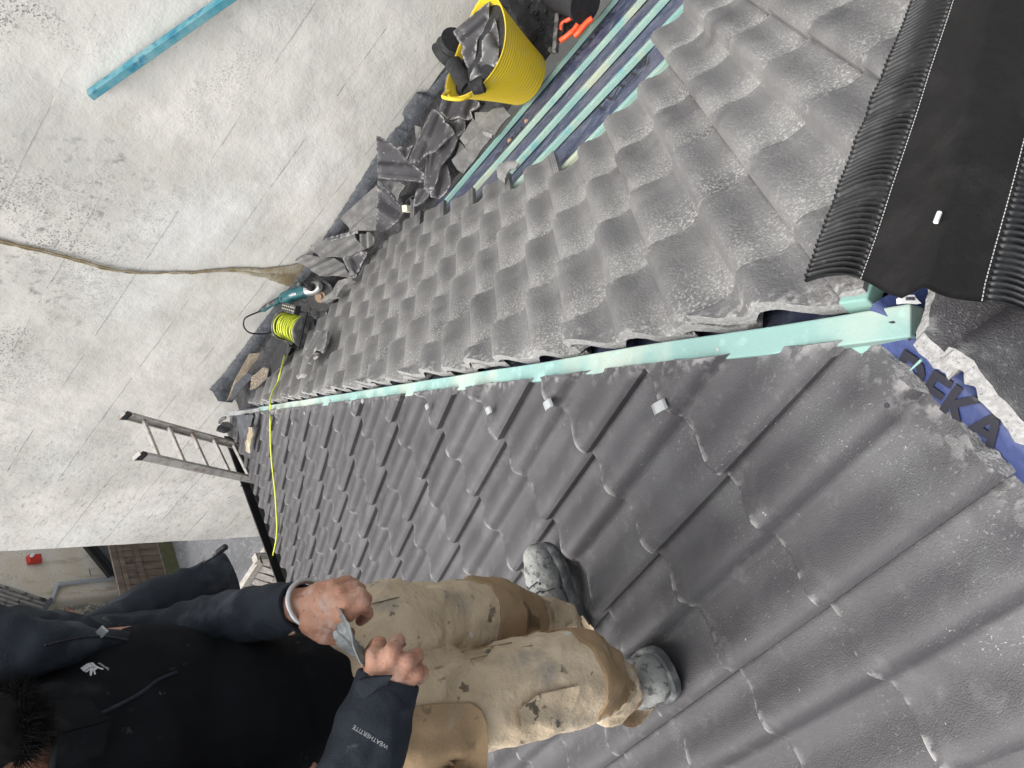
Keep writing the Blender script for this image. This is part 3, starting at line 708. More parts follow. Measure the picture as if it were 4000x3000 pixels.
shard('large black tile shard standing on the wall with a nail hole and ribbed lower edge', Z5((512, 150), (540, 160), (585, 178), (650, 225), (690, 265), (712, 300), (745, 340), (800, 375), (870, 430), (872, 462), (865, 500), (690, 482), (530, 470), (522, 330), (516, 220)), -.20, nWall, Z5((520, 480), (515, 200)), ribs=Z5((530, 475), (865, 505)), a0=.02)
shard('dark triangular tile shard below the nail hole shard, its ribbed edge running diagonally', Z5((525, 478), (600, 560), (725, 718), (700, 740), (680, 780), (600, 850), (545, 868), (512, 842), (518, 650)), -.36, nWall, Z5((620, 600), (560, 700)), ribs=Z5((525, 475), (728, 722)), a0=.09)
shard('upturned weathered tile showing two nib ridges beside the wall', Z5((262, 652), (330, 610), (420, 565), (515, 512), (540, 640), (510, 847), (405, 852), (310, 866), (280, 810), (225, 742), (207, 712), (215, 690)), -.42, nUp, Z5((280, 640), (400, 850)), matl='under', under=True, a0=.05, amp=.03)
shard('upturned tile stub with crumbling brown end behind the two black shards', Z5((575, 490), (690, 495), (720, 520), (718, 545), (690, 575), (672, 640), (620, 560)), -.34, nUp, Z5((580, 500), (690, 600)), matl='under', under=True, k=.07, amp=.018)
shard('broad shard with a ribbed left edge and bright torn right edge', Zb((1450, 785), (1500, 808), (1535, 850), (1548, 882), (1600, 920), (1612, 960), (1590, 985), (1540, 1045), (1490, 1090), (1420, 1105), (1385, 1135), (1350, 1192), (1282, 1162), (1340, 1020)), -.30, nUp, Zb((1330, 980), (1560, 1060)), ribs=Zb((1450, 785), (1280, 1162)), a0=.03)
shard('long narrow shard lying under the broad one, wavy white edge on its right', Zb((1550, 872), (1620, 880), (1692, 862), (1690, 935), (1650, 985), (1625, 1060), (1590, 1130), (1520, 1195), (1508, 1250), (1500, 1300), (1470, 1362), (1392, 1362), (1400, 1240), (1412, 1120), (1490, 1090), (1560, 1010)), -.36, nUp, Zb((1400, 1150), (1560, 1180)), ribs=Zb((1412, 1118), (1392, 1364)), a0=.06)
shard('small grey shard wedged against the painted base band', Zb((1322, 902), (1375, 915), (1372, 960), (1345, 1020), (1330, 980)), -.28, nWall, matl='under', under=True)
shard('dark sliver of tile lying flat behind the nail hole shard', Zb((1205, 1072), (1320, 1048), (1300, 1080), (1270, 1150), (1240, 1120)), -.36, nUp)
shard('grey upturned tile with a curled end and a white chip on it', Zb((1750, 800), (1800, 790), (1900, 782), (1965, 772), (2002, 815), (1960, 850), (1915, 905), (1885, 965), (1840, 955), (1790, 905), (1745, 850)), -.33, nUp, Zb((1790, 800), (1900, 960)), matl='under', under=True, amp=.035, a0=.04)
shard('pale grey upturned tile next to the lowest batten, split across the middle', Zb((1640, 990), (1690, 930), (1745, 850), (1800, 905), (1845, 955), (1885, 968), (1800, 1060), (1748, 1130), (1700, 1075)), -.37, nUp, Zb((1680, 930), (1780, 1080)), matl='under', under=True, amp=.03)
shard('grey tile half showing its hollow underside against the lowest batten', Zb((1590, 1150), (1640, 1010), (1700, 1080), (1752, 1132), (1700, 1185), (1665, 1238), (1625, 1215)), -.39, nUp, Zb((1610, 1080), (1690, 1190)), matl='under', under=True, amp=.03, a0=.05)
shard('small white chip of broken tile on the grey upturned tile', Zb((1812, 955), (1840, 950), (1885, 968), (1880, 988), (1835, 980)), -.29, nUp, matl='cut', amp=.004, th=.02)
shard('black shard with a white edge line, half hidden under the yellow tub', Zb((1560, 528), (1600, 590), (1690, 680), (1790, 735), (1802, 762), (1730, 800), (1745, 850), (1690, 862), (1575, 862), (1522, 822), (1545, 700), (1548, 600)), -.36, nUp, Zb((1540, 700), (1780, 760)), a0=.05, amp=.035)
shard('ribbed curved tile end curling beside the first laid tiles', Z5((935, 600), (985, 480), (1020, 375), (1045, 372), (1068, 470), (1072, 505), (1040, 570), (985, 620), (940, 622)), -.40, nUp, Z5((960, 500), (1070, 520)), ribs=Z5((1048, 372), (1076, 500)), amp=.04)
shard('small blunt tile stub lying between the rubble and the laid tiles', Z5((800, 682), (812, 615), (830, 558), (880, 552), (928, 562), (900, 605), (860, 645)), -.44, nUp, Z5((820, 600), (880, 640)))
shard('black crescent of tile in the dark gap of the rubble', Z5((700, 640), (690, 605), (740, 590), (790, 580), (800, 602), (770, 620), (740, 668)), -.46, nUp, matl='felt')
shard('ribbed splinter of tile edge standing next to the wood block', Z5((765, 615), (800, 640), (795, 760), (775, 840), (758, 832), (772, 700)), -.42, nUp, Z5((765, 700), (795, 700)), k=.02, amp=.006)
# far end, beside the grinder
shard('rounded grey tile trough leaning on the wall, nearest the black shards', Zf((788, 118), (850, 92), (960, 62), (1092, 28), (1112, 60), (1132, 112), (1172, 132), (1090, 165), (1000, 196), (900, 200), (828, 196), (800, 160)), -.42, nUp, Zf((900, 60), (960, 200)), matl='under', amp=.05, k=.16, a0=.02)
shard('upturned grey tile trough on the brown crack foot, above the grinder', Zf((664, 184), (760, 186), (860, 198), (962, 210), (1000, 240), (1052, 300), (1062, 340), (985, 336), (885, 334), (822, 326), (790, 290), (735, 262), (690, 240)), -.42, nUp, Zf((840, 190), (870, 330)), matl='under', amp=.055, k=.12, a0=.03)
shard('dark shard with a ribbed edge touching the laid tiles by the trough', Zf((1000, 205), (1080, 178), (1152, 150), (1172, 160), (1130, 250), (1082, 355), (1060, 345), (1050, 300)), -.42, nUp, Zf((1080, 250), (1150, 200)), ribs=Zf((1172, 160), (1082, 355)))
shard('flat slivers of tile stacked by the wall between the troughs', Zf((850, 70), (900, 50), (1050, 10), (1100, 0), (1100, 22), (960, 62), (860, 90)), -.40, nUp, amp=.008, k=.05)
shard('brown edged tile stub sticking out beside the rounded trough', Zf((1100, 30), (1180, 10), (1210, 50), (1200, 95), (1172, 130), (1130, 110)), -.38, nUp, matl='under', under=True, k=.06)
shard('S shaped tile end with pale broken face over the grinder disc', Zf((1062, 342), (1068, 362), (1010, 392), (975, 430), (950, 478), (900, 492), (850, 518), (838, 505), (880, 470), (925, 440), (940, 400), (960, 362), (1005, 350)), -.30, nUp, Zf((850, 430), (1050, 430)), matl='under', amp=.01, th=.05)
shard('black tile with a pale wavy edge standing left of the cable reel', Zf((462, 748), (478, 742), (478, 800), (492, 862), (470, 902), (450, 925), (462, 960), (490, 1010), (492, 1046), (560, 985), (600, 900), (610, 830), (560, 790), (520, 770)), -.30, (nUp - EX * .3), Zf((480, 760), (560, 900)), matl='felt', amp=.02)
shard('small black shard lying under the cable reel', Zf((640, 790), (700, 770), (760, 640), (800, 700), (770, 745), (745, 735), (700, 830), (600, 905)), -.40, nUp, matl='felt', amp=.01)
shard('dark bent shard between the grinder disc and the laid tiles', Zf((800, 560), (880, 560), (890, 600), (850, 640), (800, 640), (770, 600)), -.46, nUp)
# loose tile pieces on the dusty slope
def onslope(label, px, h, **kw):
    cx = sum(p[0] for p in px) / len(px); cy = sum(p[1] for p in px) / len(px)
    P = onR((cx, cy), h); return shard(label, px, P.z, NR, group='cut pieces left lying on the laid tiles', **kw)
onslope('loose pale cut tile lying on the laid tiles below the cable reel', Zf((800, 745), (842, 735), (885, 728), (878, 790), (858, 862), (845, 885), (835, 862), (800, 880), (752, 932), (742, 925), (752, 840), (775, 790)), .05, ad=Zf((760, 850), (870, 790)), matl='tileR', ribs=Zf((888, 728), (848, 886)))
onslope('small dark crescent offcut lying on the laid tiles, upper of two', Zf((742, 925), (780, 888), (818, 882), (808, 905), (780, 925), (760, 958), (742, 955)), .06, matl='shard', amp=.004)
onslope('small dark crescent offcut lying on the laid tiles, lower of two', Zf((655, 1042), (690, 1032), (728, 1036), (715, 1052), (685, 1052), (665, 1066)), .05, matl='shard', amp=.004)
# curved dusty offcut standing on the bare battens
shard('arched grey tile offcut standing on the bare battens by the laid tiles', [(1600 + .3617 * a, 450 + .3617 * b) for a, b in ((955, 680), (965, 590), (1000, 545), (1060, 525), (1130, 490), (1205, 545), (1170, 590), (1110, 600), (1060, 640), (1030, 690), (1030, 740), (990, 700))], onR((1985, 660), .0).z, nUp, matl='under', amp=.03, k=.13, group='cut pieces left lying on the laid tiles')
# light wood block
wb = thing('wood_block', 'small pale sawn block of wood among the black shards', 'wood block', onZ((1590, 816), -.42))
P = wb.location; mb = MB(); mb.box(P, (EX * .6 - EY * .5).normalized() * .025, (EX * .5 + EY * .6 + EZ * .3).normalized() * .022, (EZ * .9 - EX * .2).normalized() * .022)
bevel(mb.build('block', mat('pale wood', (.62, .50, .33), .8, layers=[dict(scale=30, lo=.4, hi=.6, col=(.45, .62, .58), amt=.6)]), wb), .002)
# mortar crumbs
mb = MB(); rng = random.Random(4)
for k in range(260):
    x = rng.uniform(2.2, 3.6); y = rng.uniform(.72, 1.1); r = rng.choice([.004, .006, .01, .016]) * rng.uniform(.6, 1.2)
    mb.sph(EX * x + EY * y + EZ * (gz(x) + r * .5 + .004), (r, r * .8, r * .6), 6)
o = mb.build('rubble_crumbs', GUT, None, False); tag(o, 'scattered dark crumbs of mortar on the gutter felt by the tub', 'debris', kind='stuff')

# ------------------------------------------------------------------ yellow tub full of offcuts
M['tub'] = mat('yellow rubber', (.72, .52, .025), .42, layers=[dict(scale=6, lo=.45, hi=.7, col=(.62, .46, .05)), dict(scale=25, lo=.6, hi=.72, col=(.6, .52, .25), amt=.6)])
Bc = onZ((2048, 305), -.375)
tub = thing('flexible_tub', 'bright yellow ribbed rubber tub crammed with broken tiles and felt', 'tub', Bc)
la = (EX * -.86 + EY * -.5).normalized(); sa = EZ.cross(la).normalized()
TUBLEAN = .06
if sa.dot(EY) < 0: sa = -sa
def tring(t, n=72, inset=0.):
    a = .165 + .125 * t ** 1.15 - inset; b = .155 + .03 * t - inset; hh = .40 * t
    out = []
    for k in range(n):
        q = 2 * math.pi * k / n
        dip = .035 * t * (math.cos(2 * q) - .6) * t
        out.append(Bc + la * (a * math.cos(q)) + sa * (b * math.sin(q)) + EZ * (hh + dip) + (la * .02 + sa * TUBLEAN) * t)
    return out
n = 72; vs = []; NR_ = 76
for k in range(NR_ + 1):
    t = k / NR_; rr = .0028 * (abs(math.sin(t * 19 * math.pi)) - .5) if .05 < t < .95 else 0
    vs += tring(t, n, -rr)
vs2 = []
for k in range(NR_, -1, -4): vs2 += tring(max(k / NR_, .02), n, .006)
allv = vs + vs2; rows = len(allv) // n
fs = [(r * n + k, r * n + (k + 1) % n, (r + 1) * n + (k + 1) % n, (r + 1) * n + k) for r in range(rows - 1) for k in range(n)]
fs += [tuple(range(n))[::-1], tuple((rows - 1) * n + k for k in range(n))]
mesh('tub_body', allv, fs, M['tub'], tub, True, sharp=50)
vf = tring(.86, n, .004); mesh('felt_filling', vf + [sum(vf, V()) / n + EZ * .02], [(k, (k + 1) % n, n) for k in range(n)], M['felt'], tub, True)
MB().tube(tring(1.0, 72) + tring(1.0, 72)[:1], .0042, 8).build('rim', M['tub'], tub, True)
for sgn in (1, -1):
    c = Bc + la * (.29 * sgn) + EZ * .41
    pts = [c - sa * .09 + EZ * .01 + la * (-.01 * sgn), c - sa * .075 + EZ * .05 + la * .03 * sgn, c - sa * .03 + EZ * .085 + la * .05 * sgn, c + sa * .03 + EZ * .085 + la * .05 * sgn, c + sa * .075 + EZ * .05 + la * .03 * sgn, c + sa * .09 + EZ * .01 + la * (-.01 * sgn)]
    MB().tube(spline(pts, 6), .011, 10).build('handle', M['tub'], tub, True)
nT = (F_ * -.85 + EZ * .1 - EX * .25).normalized()
gT = 'offcuts standing in the yellow tub'
shard('big dark shard standing at the wall side of the yellow tub', Zk((460, 15), (452, 80), (447, 152), (425, 215), (400, 260), (348, 328), (352, 420), (340, 500), (330, 565), (288, 602), (250, 510), (215, 430), (228, 395), (190, 330), (155, 268), (300, 140)), n=nT, depth=4.02, ad=Zk((200, 250), (350, 480)), a0=.03, group=gT)
shard('pointed dark shard with a nail hole in the middle of the yellow tub', Zk((490, 150), (505, 190), (522, 280), (532, 420), (530, 522), (440, 600), (290, 678), (292, 640), (330, 570), (386, 470), (392, 350), (440, 290), (470, 220)), n=nT, depth=3.96, ad=Zk((340, 560), (530, 420)), a0=.08, group=gT)
shard('square socket end of a tile standing at the top of the yellow tub', Zk((465, 18), (510, 40), (558, 72), (567, 120), (560, 150), (520, 170), (482, 205), (456, 150)), n=(nT + EX * .4), depth=4.0, matl='under', amp=.02, k=.06, group=gT)
shard('ribbed shard edge squeezed between shards and can in the yellow tub', Zk((500, 190), (560, 160), (575, 400), (530, 530), (522, 380)), n=(nT + U_ * .3), depth=4.0, ad=Zk((500, 300), (570, 300)), k=.025, amp=.008, group=gT)
def roll(label, A, B, r, group='black felt offcuts in the tub', squash=1.0):
    t = thing('felt_roll', label, 'felt', A, group)
    pts = [A.lerp(B, k / 10) + V((noise.noise(A * 9 + V((k * .5, 0, 0))), noise.noise(A * 9 + V((k * .5, 3, 0))), noise.noise(A * 9 + V((k * .5, 6, 0))))) * .01 for k in range(11)]
    MB().tube(pts, [r * (1 + .12 * noise.noise(V((k * .7, A.x * 5, 0)))) for k in range(11)], 20).build('felt', M['felt'], t, True, 60); return t
roll('thick round black felt roll leaning between tub and wall', onD(*Zk((165, 330))[0], 4.15), onD(*Zk((60, 470))[0], 4.25), .085)
roll('long black felt strip hanging over the tub rim towards the gutter', onD(*Zk((150, 530))[0], 4.1), onD(*Zk((280, 730))[0], 4.05), .05)
roll('short frayed black felt piece at the front corner of the tub', onD(*Zk((300, 735))[0], 3.95), onD(*Zk((400, 705))[0], 3.93), .038)
can = thing('sealant_tube', 'blue and white sealant tube stuck in the yellow tub', 'tube', onD(1975, 110, 4.03))
A, Bq = onD(1982, 84, 4.04), onD(1976, 185, 4.02); mb = MB(); mb.cyl(A, A.lerp(Bq, .5), .0235, 18); mb.build('blue_label', mat('blue label', (.015, .04, .42), .3), can, True, 40)
MB().cyl(A.lerp(Bq, .5), Bq, .0233, 18).build('tube_body', M['white'], can, True, 40)
MB().cyl(A + (A - Bq) * .08, A, .0245, 18).build('cap', M['zinc'], can, True, 40)
# black felt sheets behind the tub
def feltsheet(label, px, z, amp=.015, n=EZ):
    P = [onZ(p, z) for p in px]; c = sum(P, V()) / len(P)
    t = thing('felt_sheet', label, 'felt', c, 'black felt sheets by the tub'); patch('felt', P, n, 0, M['felt'], t, .006, amp); return t
feltsheet('smooth black felt sheet folded behind the yellow tub', Zk((600, -20), (690, 10), (790, 120), (872, 210), (785, 312), (700, 200), (640, 100)), -.30, .02)
feltsheet('black felt scrap under the top handle of the tub by the wall', Zk((318, -40), (600, -40), (620, 60), (480, 20), (380, 75), (345, 75)), -.20, .02)
roll('big black felt roll lying at the far right end of the gutter', onZ((2290, 15), -.30), onZ((2160, -40), -.30), .10, 'black felt sheets by the tub')
# orange handled tile nippers
M['orange'] = mat('orange grip', (.85, .10, .025), .4, layers=[dict(scale=30, lo=.6, hi=.75, col=(.5, .25, .18), amt=.5)])
tl = thing('tile_nippers', 'orange handled tile nippers lying by the bare battens', 'pliers', onZ((2230, 130), -.36))
def tp(x, y, h=0): return onZ(Zk((x, y))[0], -.36 + h)
MB().tube(spline([tp(1035, 335, .02), tp(1085, 300, .025), tp(1140, 250, .025), tp(1185, 180, .025), tp(1180, 118, .02), tp(1120, 150, .02), tp(1050, 195, .02), tp(1040, 250, .015)], 6), [.016] * 12 + [.013] * 31, 10).build('handle', M['orange'], tl, True)
MB().tube(spline([tp(1155, 295, 0), tp(1190, 262, .005), tp(1250, 190, .005), tp(1300, 150, 0)], 6), .017, 10).build('handle', M['orange'], tl, True)
mb = MB(); mb.bar(tp(1018, 115, .03), tp(990, 440, .02), .028, .03); mb.tube([tp(1000, 420, 0), tp(950, 410, -.01), tp(938, 400, -.02)], [.02, .018, .005], 8); bevel(mb.build('jaw', mat('dusty steel', (.10, .10, .10), .6, metal=.5, layers=[dict(scale=30, lo=.45, hi=.65, col=(.25, .24, .23))]), tl), .003)
MB().tube([tp(1066, 200, .02).lerp(tp(1062, 278, .02), k / 60) + EX * .010 * math.cos(k * 1.05) + (EZ * .010) * math.sin(k * 1.05) for k in range(61)], .0025, 6).build('spring', M['black'], tl, True)
# timber leaning on the wall
tb = thing('leaning_batten', 'long deep blue treated batten leaning across the white wall', 'batten', Wp(1.03, 1.40, .05))
o = MB().bar(onW((352, 372), .03), onW((352, 372), .03) + (onW((860, 2), .05) - onW((352, 372), .03)) * 4.6 + EY * -.1, .042, .048, -EY).build('timber', M['bluebat'], tb); bevel(o, .003)
# the timber's far end stands in the gutter beyond the frame

# ------------------------------------------------------------------ grinder, reel, cable
M['teal'] = mat('teal tool plastic', (.008, .085, .10), .45, layers=[dict(scale=40, lo=.5, hi=.72, col=(.07, .14, .15), amt=.6), dict(scale=9, lo=.5, hi=.75, col=(.014, .115, .13), amt=.6)])
M['dusty'] = mat('dusty black plastic', (.03, .03, .032), .65, layers=[dict(scale=18, lo=.45, hi=.7, col=(.16, .16, .155))], bumps=[(90, .002, 3)])
gr = thing('angle_grinder', 'dusty teal angle grinder with black disc guard lying by the wall', 'angle grinder', onZ((1150, 1170), -.50))
def gp(x, y, z=-.42): return onZ(Zg((x, y))[0], z)
g0, g1, g2 = gp(60, 500, -.36), gp(250, 395, -.36), gp(480, 318, -.36)
ax = (g2 - g1).normalized(); gu = (EZ - ax * ax.z).normalized(); gs = ax.cross(gu)
def loft(rings, n=20, sq=2.6):
    vs = []
    for c, a, b in rings:
        for k in range(n):
            q = 2 * math.pi * k / n; cx, sx = math.cos(q), math.sin(q)
            f = (abs(cx) ** sq + abs(sx) ** sq) ** (-1 / sq)
            vs.append(c + gs * (a * cx * f) + gu * (b * sx * f))
    fs = [(r * n + k, r * n + (k + 1) % n, (r + 1) * n + (k + 1) % n, (r + 1) * n + k) for r in range(len(rings) - 1) for k in range(n)]
    return vs, fs + [tuple(range(n))[::-1], tuple((len(rings) - 1) * n + k for k in range(n))]
L = (g2 - g1).length
v, f = loft([(g1 - ax * .02, .022, .02), (g1, .04, .036), (g1 + ax * .03, .047, .044), (g1 + ax * (L * .5), .047, .046), (g2 - ax * .03, .045, .045), (g2, .046, .046)])
bevel(mesh('motor_housing', v, f, M['teal'], gr, True, sharp=50), .003)
hd = (g1 - g0).normalized()
MB().tube([g0, g0 + hd * .02, g0.lerp(g1, .45) + gu * .008, g1 - ax * .005], [.018, .024, .021, .03], 14).build('rear_handle', M['teal'], gr, True)
MB().tube([g0 + hd * .03 + gu * .012, g0.lerp(g1, .75) + gu * .014], [.017, .02], 12).build('grip', M['dusty'], gr, True)
g3 = gp(545, 300, -.37)
v, f = loft([(g2, .043, .043), (g2 + ax * .02, .046, .04), (g3, .05, .036), (g3 + ax * .05, .042, .032), (g3 + ax * .075, .022, .022)]); bevel(mesh('gear_head', v, f, mat('cast gear case', (.33, .34, .34), .5, metal=.6, layers=[dict(scale=20, lo=.4, hi=.7, col=(.45, .45, .44))]), gr, True, sharp=50), .003)
hp_ = gp(522, 290, -.33); MB().tube([hp_, hp_ + EZ * .03, hp_ + EZ * .05, hp_ + EZ * .11, hp_ + EZ * .12], [.034, .03, .019, .018, .022], 16).build('side_handle', M['dusty'], gr, True)
dc = gp(600, 380, -.41); dn = (EZ * .85 - EY * .35 + EX * .2).normalized(); dx = dn.cross(ax).normalized(); dy = dn.cross(dx)
MB().cyl(dc - dn * .004, dc + dn * .002, .112, 40).build('cutting_disc', mat('disc grit', (.03, .03, .03), .8, layers=[dict(scale=130, lo=.64, hi=.68, col=(.30, .29, .27))]), gr)
MB().cyl(dc + dn * .002, dc + dn * .006, .045, 30).cyl(dc + dn * .006, dc + dn * .018, .02, 20).build('flange', mat('rusty flange', (.22, .15, .10), .6, metal=.4), gr)
vs = []; nn = 40
for k in range(nn + 1):
    q = math.pi * (1.05 * k / nn) + .3
    e = dx * math.cos(q) + dy * math.sin(q)
    for r, h in ((.03, .012), (.12, .016), (.132, .010), (.132, -.03), (.126, -.03), (.126, .006), (.03, .006)): vs.append(dc + e * r + dn * h)
fs = [(7 * k + j, 7 * k + (j + 1) % 7, 7 * k + 7 + (j + 1) % 7, 7 * k + 7 + j) for k in range(nn) for j in range(7)] + [tuple(range(7))[::-1], tuple(7 * nn + j for j in range(7))]
vs = []
for k in range(nn + 1):
    q = math.pi * (1.0 * k / nn) - 1.9
    e = dx * math.cos(q) + dy * math.sin(q)
    for r, h in ((.108, .014), (.122, .016), (.130, .010), (.130, -.03), (.126, -.03), (.124, .006), (.108, .008)): vs.append(dc + e * r + dn * h)
mesh('disc_guard', vs, fs, M['dusty'], gr, True, sharp=50)
lt = g1.lerp(g2, .60) - R_ * 0; q = (CAM - lt).normalized(); ln = (q - ax * q.dot(ax)).normalized(); ly = ln.cross(ax)
text('makita', .034, lt + ln * .0495 - ly * -.006, ax, ly, M['white'], gr, 'maker_lettering', .0015, .2)
mb = MB(); c = g1 + ax * .035; mb.cyl(c + ln * .044, c + ln * .0505, .011, 14); mb.build('brush_cap', M['black'], gr)
mb = MB()
for k in range(6):
    c = g2 - ax * (.02 + .011 * k); e = (ln * .86 - ly * .5).normalized(); mb.bar(c + e * .046 - ly * .008, c + e * .047 + ly * .006, .004, .004, ax)
for k in range(5):
    c = g1 - ax * (.0 - .009 * k) ; e = (ln * .8 - ly * .6).normalized(); mb.bar(c + e * .041 - ly * .008, c + e * .044 + ly * .008, .004, .004, ax)
mb.build('vent_slots', M['black'], gr)
cord = [g0 - hd * .04] + [onW((800 + .5425 * a, 900 + .5425 * b), .05) for a, b in ((300, 625), (280, 660), (285, 700), (320, 735), (380, 745), (450, 742), (520, 715))]
MB().tube([g0 + hd * .0, g0 - hd * .05], [.014, .008], 12).build('cord_sleeve', M['black'], gr, True)
MB().tube(spline(cord, 8), .0062, 10).build('power_cord', M['black'], gr, True)
# cable reel
rl = thing('cable_reel', 'black cable reel wound with bright yellow green flex beside the grinder', 'cable reel', onZ((1150, 1300), -.52))
c1, c2 = gp(255, 640, -.38), gp(450, 700, -.38)
rx = (c2 - c1).normalized(); ru = (gp(360, 480, -.38) - gp(350, 760, -.38)); ru = (ru - rx * ru.dot(rx)).normalized(); rw = rx.cross(ru)
FLG = mat('grey dusty reel flange', (.11, .11, .11), .7, layers=[dict(scale=18, lo=.45, hi=.7, col=(.26, .26, .25))])
for cc in (c1, c2):
    mb = MB(); vs = []; nn = 36
    for k in range(nn):
        q = 2 * math.pi * k / nn; e = ru * math.cos(q) * .125 + rw * math.sin(q) * .10
        vs += [cc + e - rx * .006, cc + e + rx * .006, cc + e * .9 + rx * .009, cc + e * .9 - rx * .009]
    fs = [(4 * k + j, 4 * k + (j + 1) % 4, 4 * ((k + 1) % nn) + (j + 1) % 4, 4 * ((k + 1) % nn) + j) for k in range(nn) for j in range(4)]
    fs += [tuple(4 * k + 2 for k in range(nn)), tuple(4 * k + 3 for k in range(nn))[::-1]]
    mesh('reel_flange', vs, fs, FLG, rl, True, sharp=40)
MB().cyl(c1, c2, .06, 24).build('drum', M['dusty'], rl, True, 40)
mb = MB()
for e in (ru * .135 + rw * .03, ru * -.135 + rw * .03, ru * .0 - rw * .11): mb.bar(c1 + e - rx * .03, c2 + e + rx * .03, .016, .016, rw)
for cc, s in ((c1, -1), (c2, 1)): mb.bar(cc + rx * .02 * s + ru * .135 + rw * .03, cc + rx * .02 * s - ru * .135 + rw * .03, .014, .014, rx)
bevel(mb.build('carry_frame', M['black'], rl), .004)
sk = (c1 + c2) / 2 + ru * .14 + rw * .06
mb = MB().box(sk, rx * .09, ru * .035, rw * .025); bevel(mb.build('socket_block', M['dusty'], rl), .004)
mb = MB()
for r in (-1, 1):
    for k in range(7): mb.cyl(sk + rx * (-.075 + .025 * k) + ru * (.012 * r) + rw * .025, sk + rx * (-.075 + .025 * k) + ru * (.012 * r) + rw * .029, .0045, 8)
mb.build('socket_screws', mat('pale screw', (.7, .69, .5), .5), rl)
M['flex'] = mat('yellow green flex', (.62, .68, .06), .45, layers=[dict(scale=20, lo=.5, hi=.7, col=(.5, .55, .08))])
pts = []; rng = random.Random(3); W_ = (c2 - c1).length
for k in range(720):
    turns = k / 30; lay = turns / 8; xx = (turns % 8) / 8; xx = xx if int(lay) % 2 == 0 else 1 - xx
    r = .068 + .011 * lay + .006 * noise.noise(V((k * .11, 0, 0))); q = 2 * math.pi * k / 30
    x = .014 + (W_ - .028) * min(max(xx + .18 * noise.noise(V((k * .04, 5, 0))), 0), 1)
    pts.append(c1 + rx * x + (ru * math.cos(q) * 1.06 + rw * math.sin(q)) * r)
MB().tube(pts, .0052, 6).build('wound_flex', M['flex'], rl, True)
# the flex runs out over both slopes to the yard
path = [(x, y, 'R', .05) for x, y in Zf((605, 830), (570, 920), (550, 1000))] + [(x, y, 'R', .022) for x, y in Zf((525, 1090), (490, 1160), (472, 1230))] + [(1057, 1585, 'R', .03), (1056, 1606, 'H', .0), (1056, 1640, 'L', .015), (1056, 1690, 'L', .014), (1058, 1760, 'L', .014), (1066, 1850, 'L', .014), (1074, 1920, 'L', .014), (1079, 2000, 'L', .014), (1082, 2060, 'L', .014), (1078, 2110, 'L', .016), (1070, 2150, 'L', .02)]
pp = []
for x, y, k, h in path:
    pp.append(onR((x, y), h) if k == 'R' else onL((x, y), h) if k == 'L' else onP((x, y), HB - HIP * .3 + hipn * .012, hipn))
pp += [onZ((1067, 2168), -.86), onZ((1075, 2185), -1.25), onZ((1105, 2230), -1.3)]
fx = thing('extension_flex', 'thin yellow green flex running from the reel across the hip to the eaves', 'cable', pp[8]); MB().tube(spline(pp, 8), .0056, 8).build('flex', M['flex'], fx, True)

# ------------------------------------------------------------------ ladder
ld = thing('ladder', 'weathered aluminium ladder leaning on the eaves gutter with black end plugs', 'ladder', V((-2.4, 1.1, GROUND)))
lt1, lt2 = onZ((500, 1625), .30), onZ((560, 1782), .30)
lu = V((.393, -.112, 1.10)).normalized(); lsd = (lt2 - lt1); lsd = (lsd - lu * lsd.dot(lu)).normalized(); lnn = lu.cross(lsd)
Lln = (.30 - GROUND) / lu.z
for cc in (lt1, lt2):
    prf = [(-.014, -.034), (.014, -.034), (.014, -.026), (-.006, -.026), (-.006, .026), (.014, .026), (.014, .034), (-.014, .034)]
    if cc is lt2: prf = [(-a, b) for a, b in prf][::-1]
    vs = [cc - lu * (Lln * e) + lsd * a + lnn * b for e in (0, 1) for a, b in prf]; m = 8
    mesh('stile', vs, [(k, (k + 1) % m, m + (k + 1) % m, m + k) for k in range(m)] + [tuple(range(m))[::-1], tuple(range(m, 2 * m))], M['alu'], ld)
    mb = MB().box(cc + lu * .012, lsd * .016, lnn * .036, lu * .02); bevel(mb.build('end_plug', M['black'], ld), .004)
    mb = MB(); b0 = cc + lu * .0 - lnn * .03; mb.bar(b0, b0 + lu * .055 - lnn * .015, .034, .005, lnn); mb.bar(b0 + lu * .055 - lnn * .015, b0 + lu * .052 + lnn * .055, .034, .005, lu)
    mb.build('hook', M['alu'], ld)
for k in range(12):
    d = .155 + .262 * k
    mb = MB().bar(lt1 - lu * d - lsd * .012, lt2 - lu * d + lsd * .016, .026, .030, lu); bevel(mb.build('rung', M['alu'], ld), .003)
# torn bitumen and mortar where hip, eaves and wall meet
shard('torn black bitumen flap at the corner of eaves and wall', [(800 + .2712 * a, 1500 + .2712 * b) for a, b in ((185, 680), (205, 600), (260, 545), (330, 545), (390, 575), (395, 640), (360, 700), (290, 710))], -.66, (EZ * .6 - F_ * .5), matl='felt', amp=.02, group='torn corner pieces', cat='flashing', name='bitumen_flap')
shard('crumbled mortar lump under the torn bitumen flap', [(800 + .2712 * a, 1500 + .2712 * b) for a, b in ((395, 600), (460, 600), (440, 680), (450, 770), (420, 800), (340, 720), (360, 700))], -.74, (EZ * .6 - F_ * .5), matl='under', amp=.02, th=.03, group='torn corner pieces', cat='mortar', name='mortar_lump')
shard('brown broken render edge above the torn bitumen flap', [(800 + .2712 * a, 1500 + .2712 * b) for a, b in ((195, 570), (210, 505), (250, 470), (285, 465), (290, 500), (245, 525), (210, 575))], -.58, (EZ * .6 - F_ * .5), matl='under', amp=.01, th=.02, group='torn corner pieces', cat='render', name='render_edge')
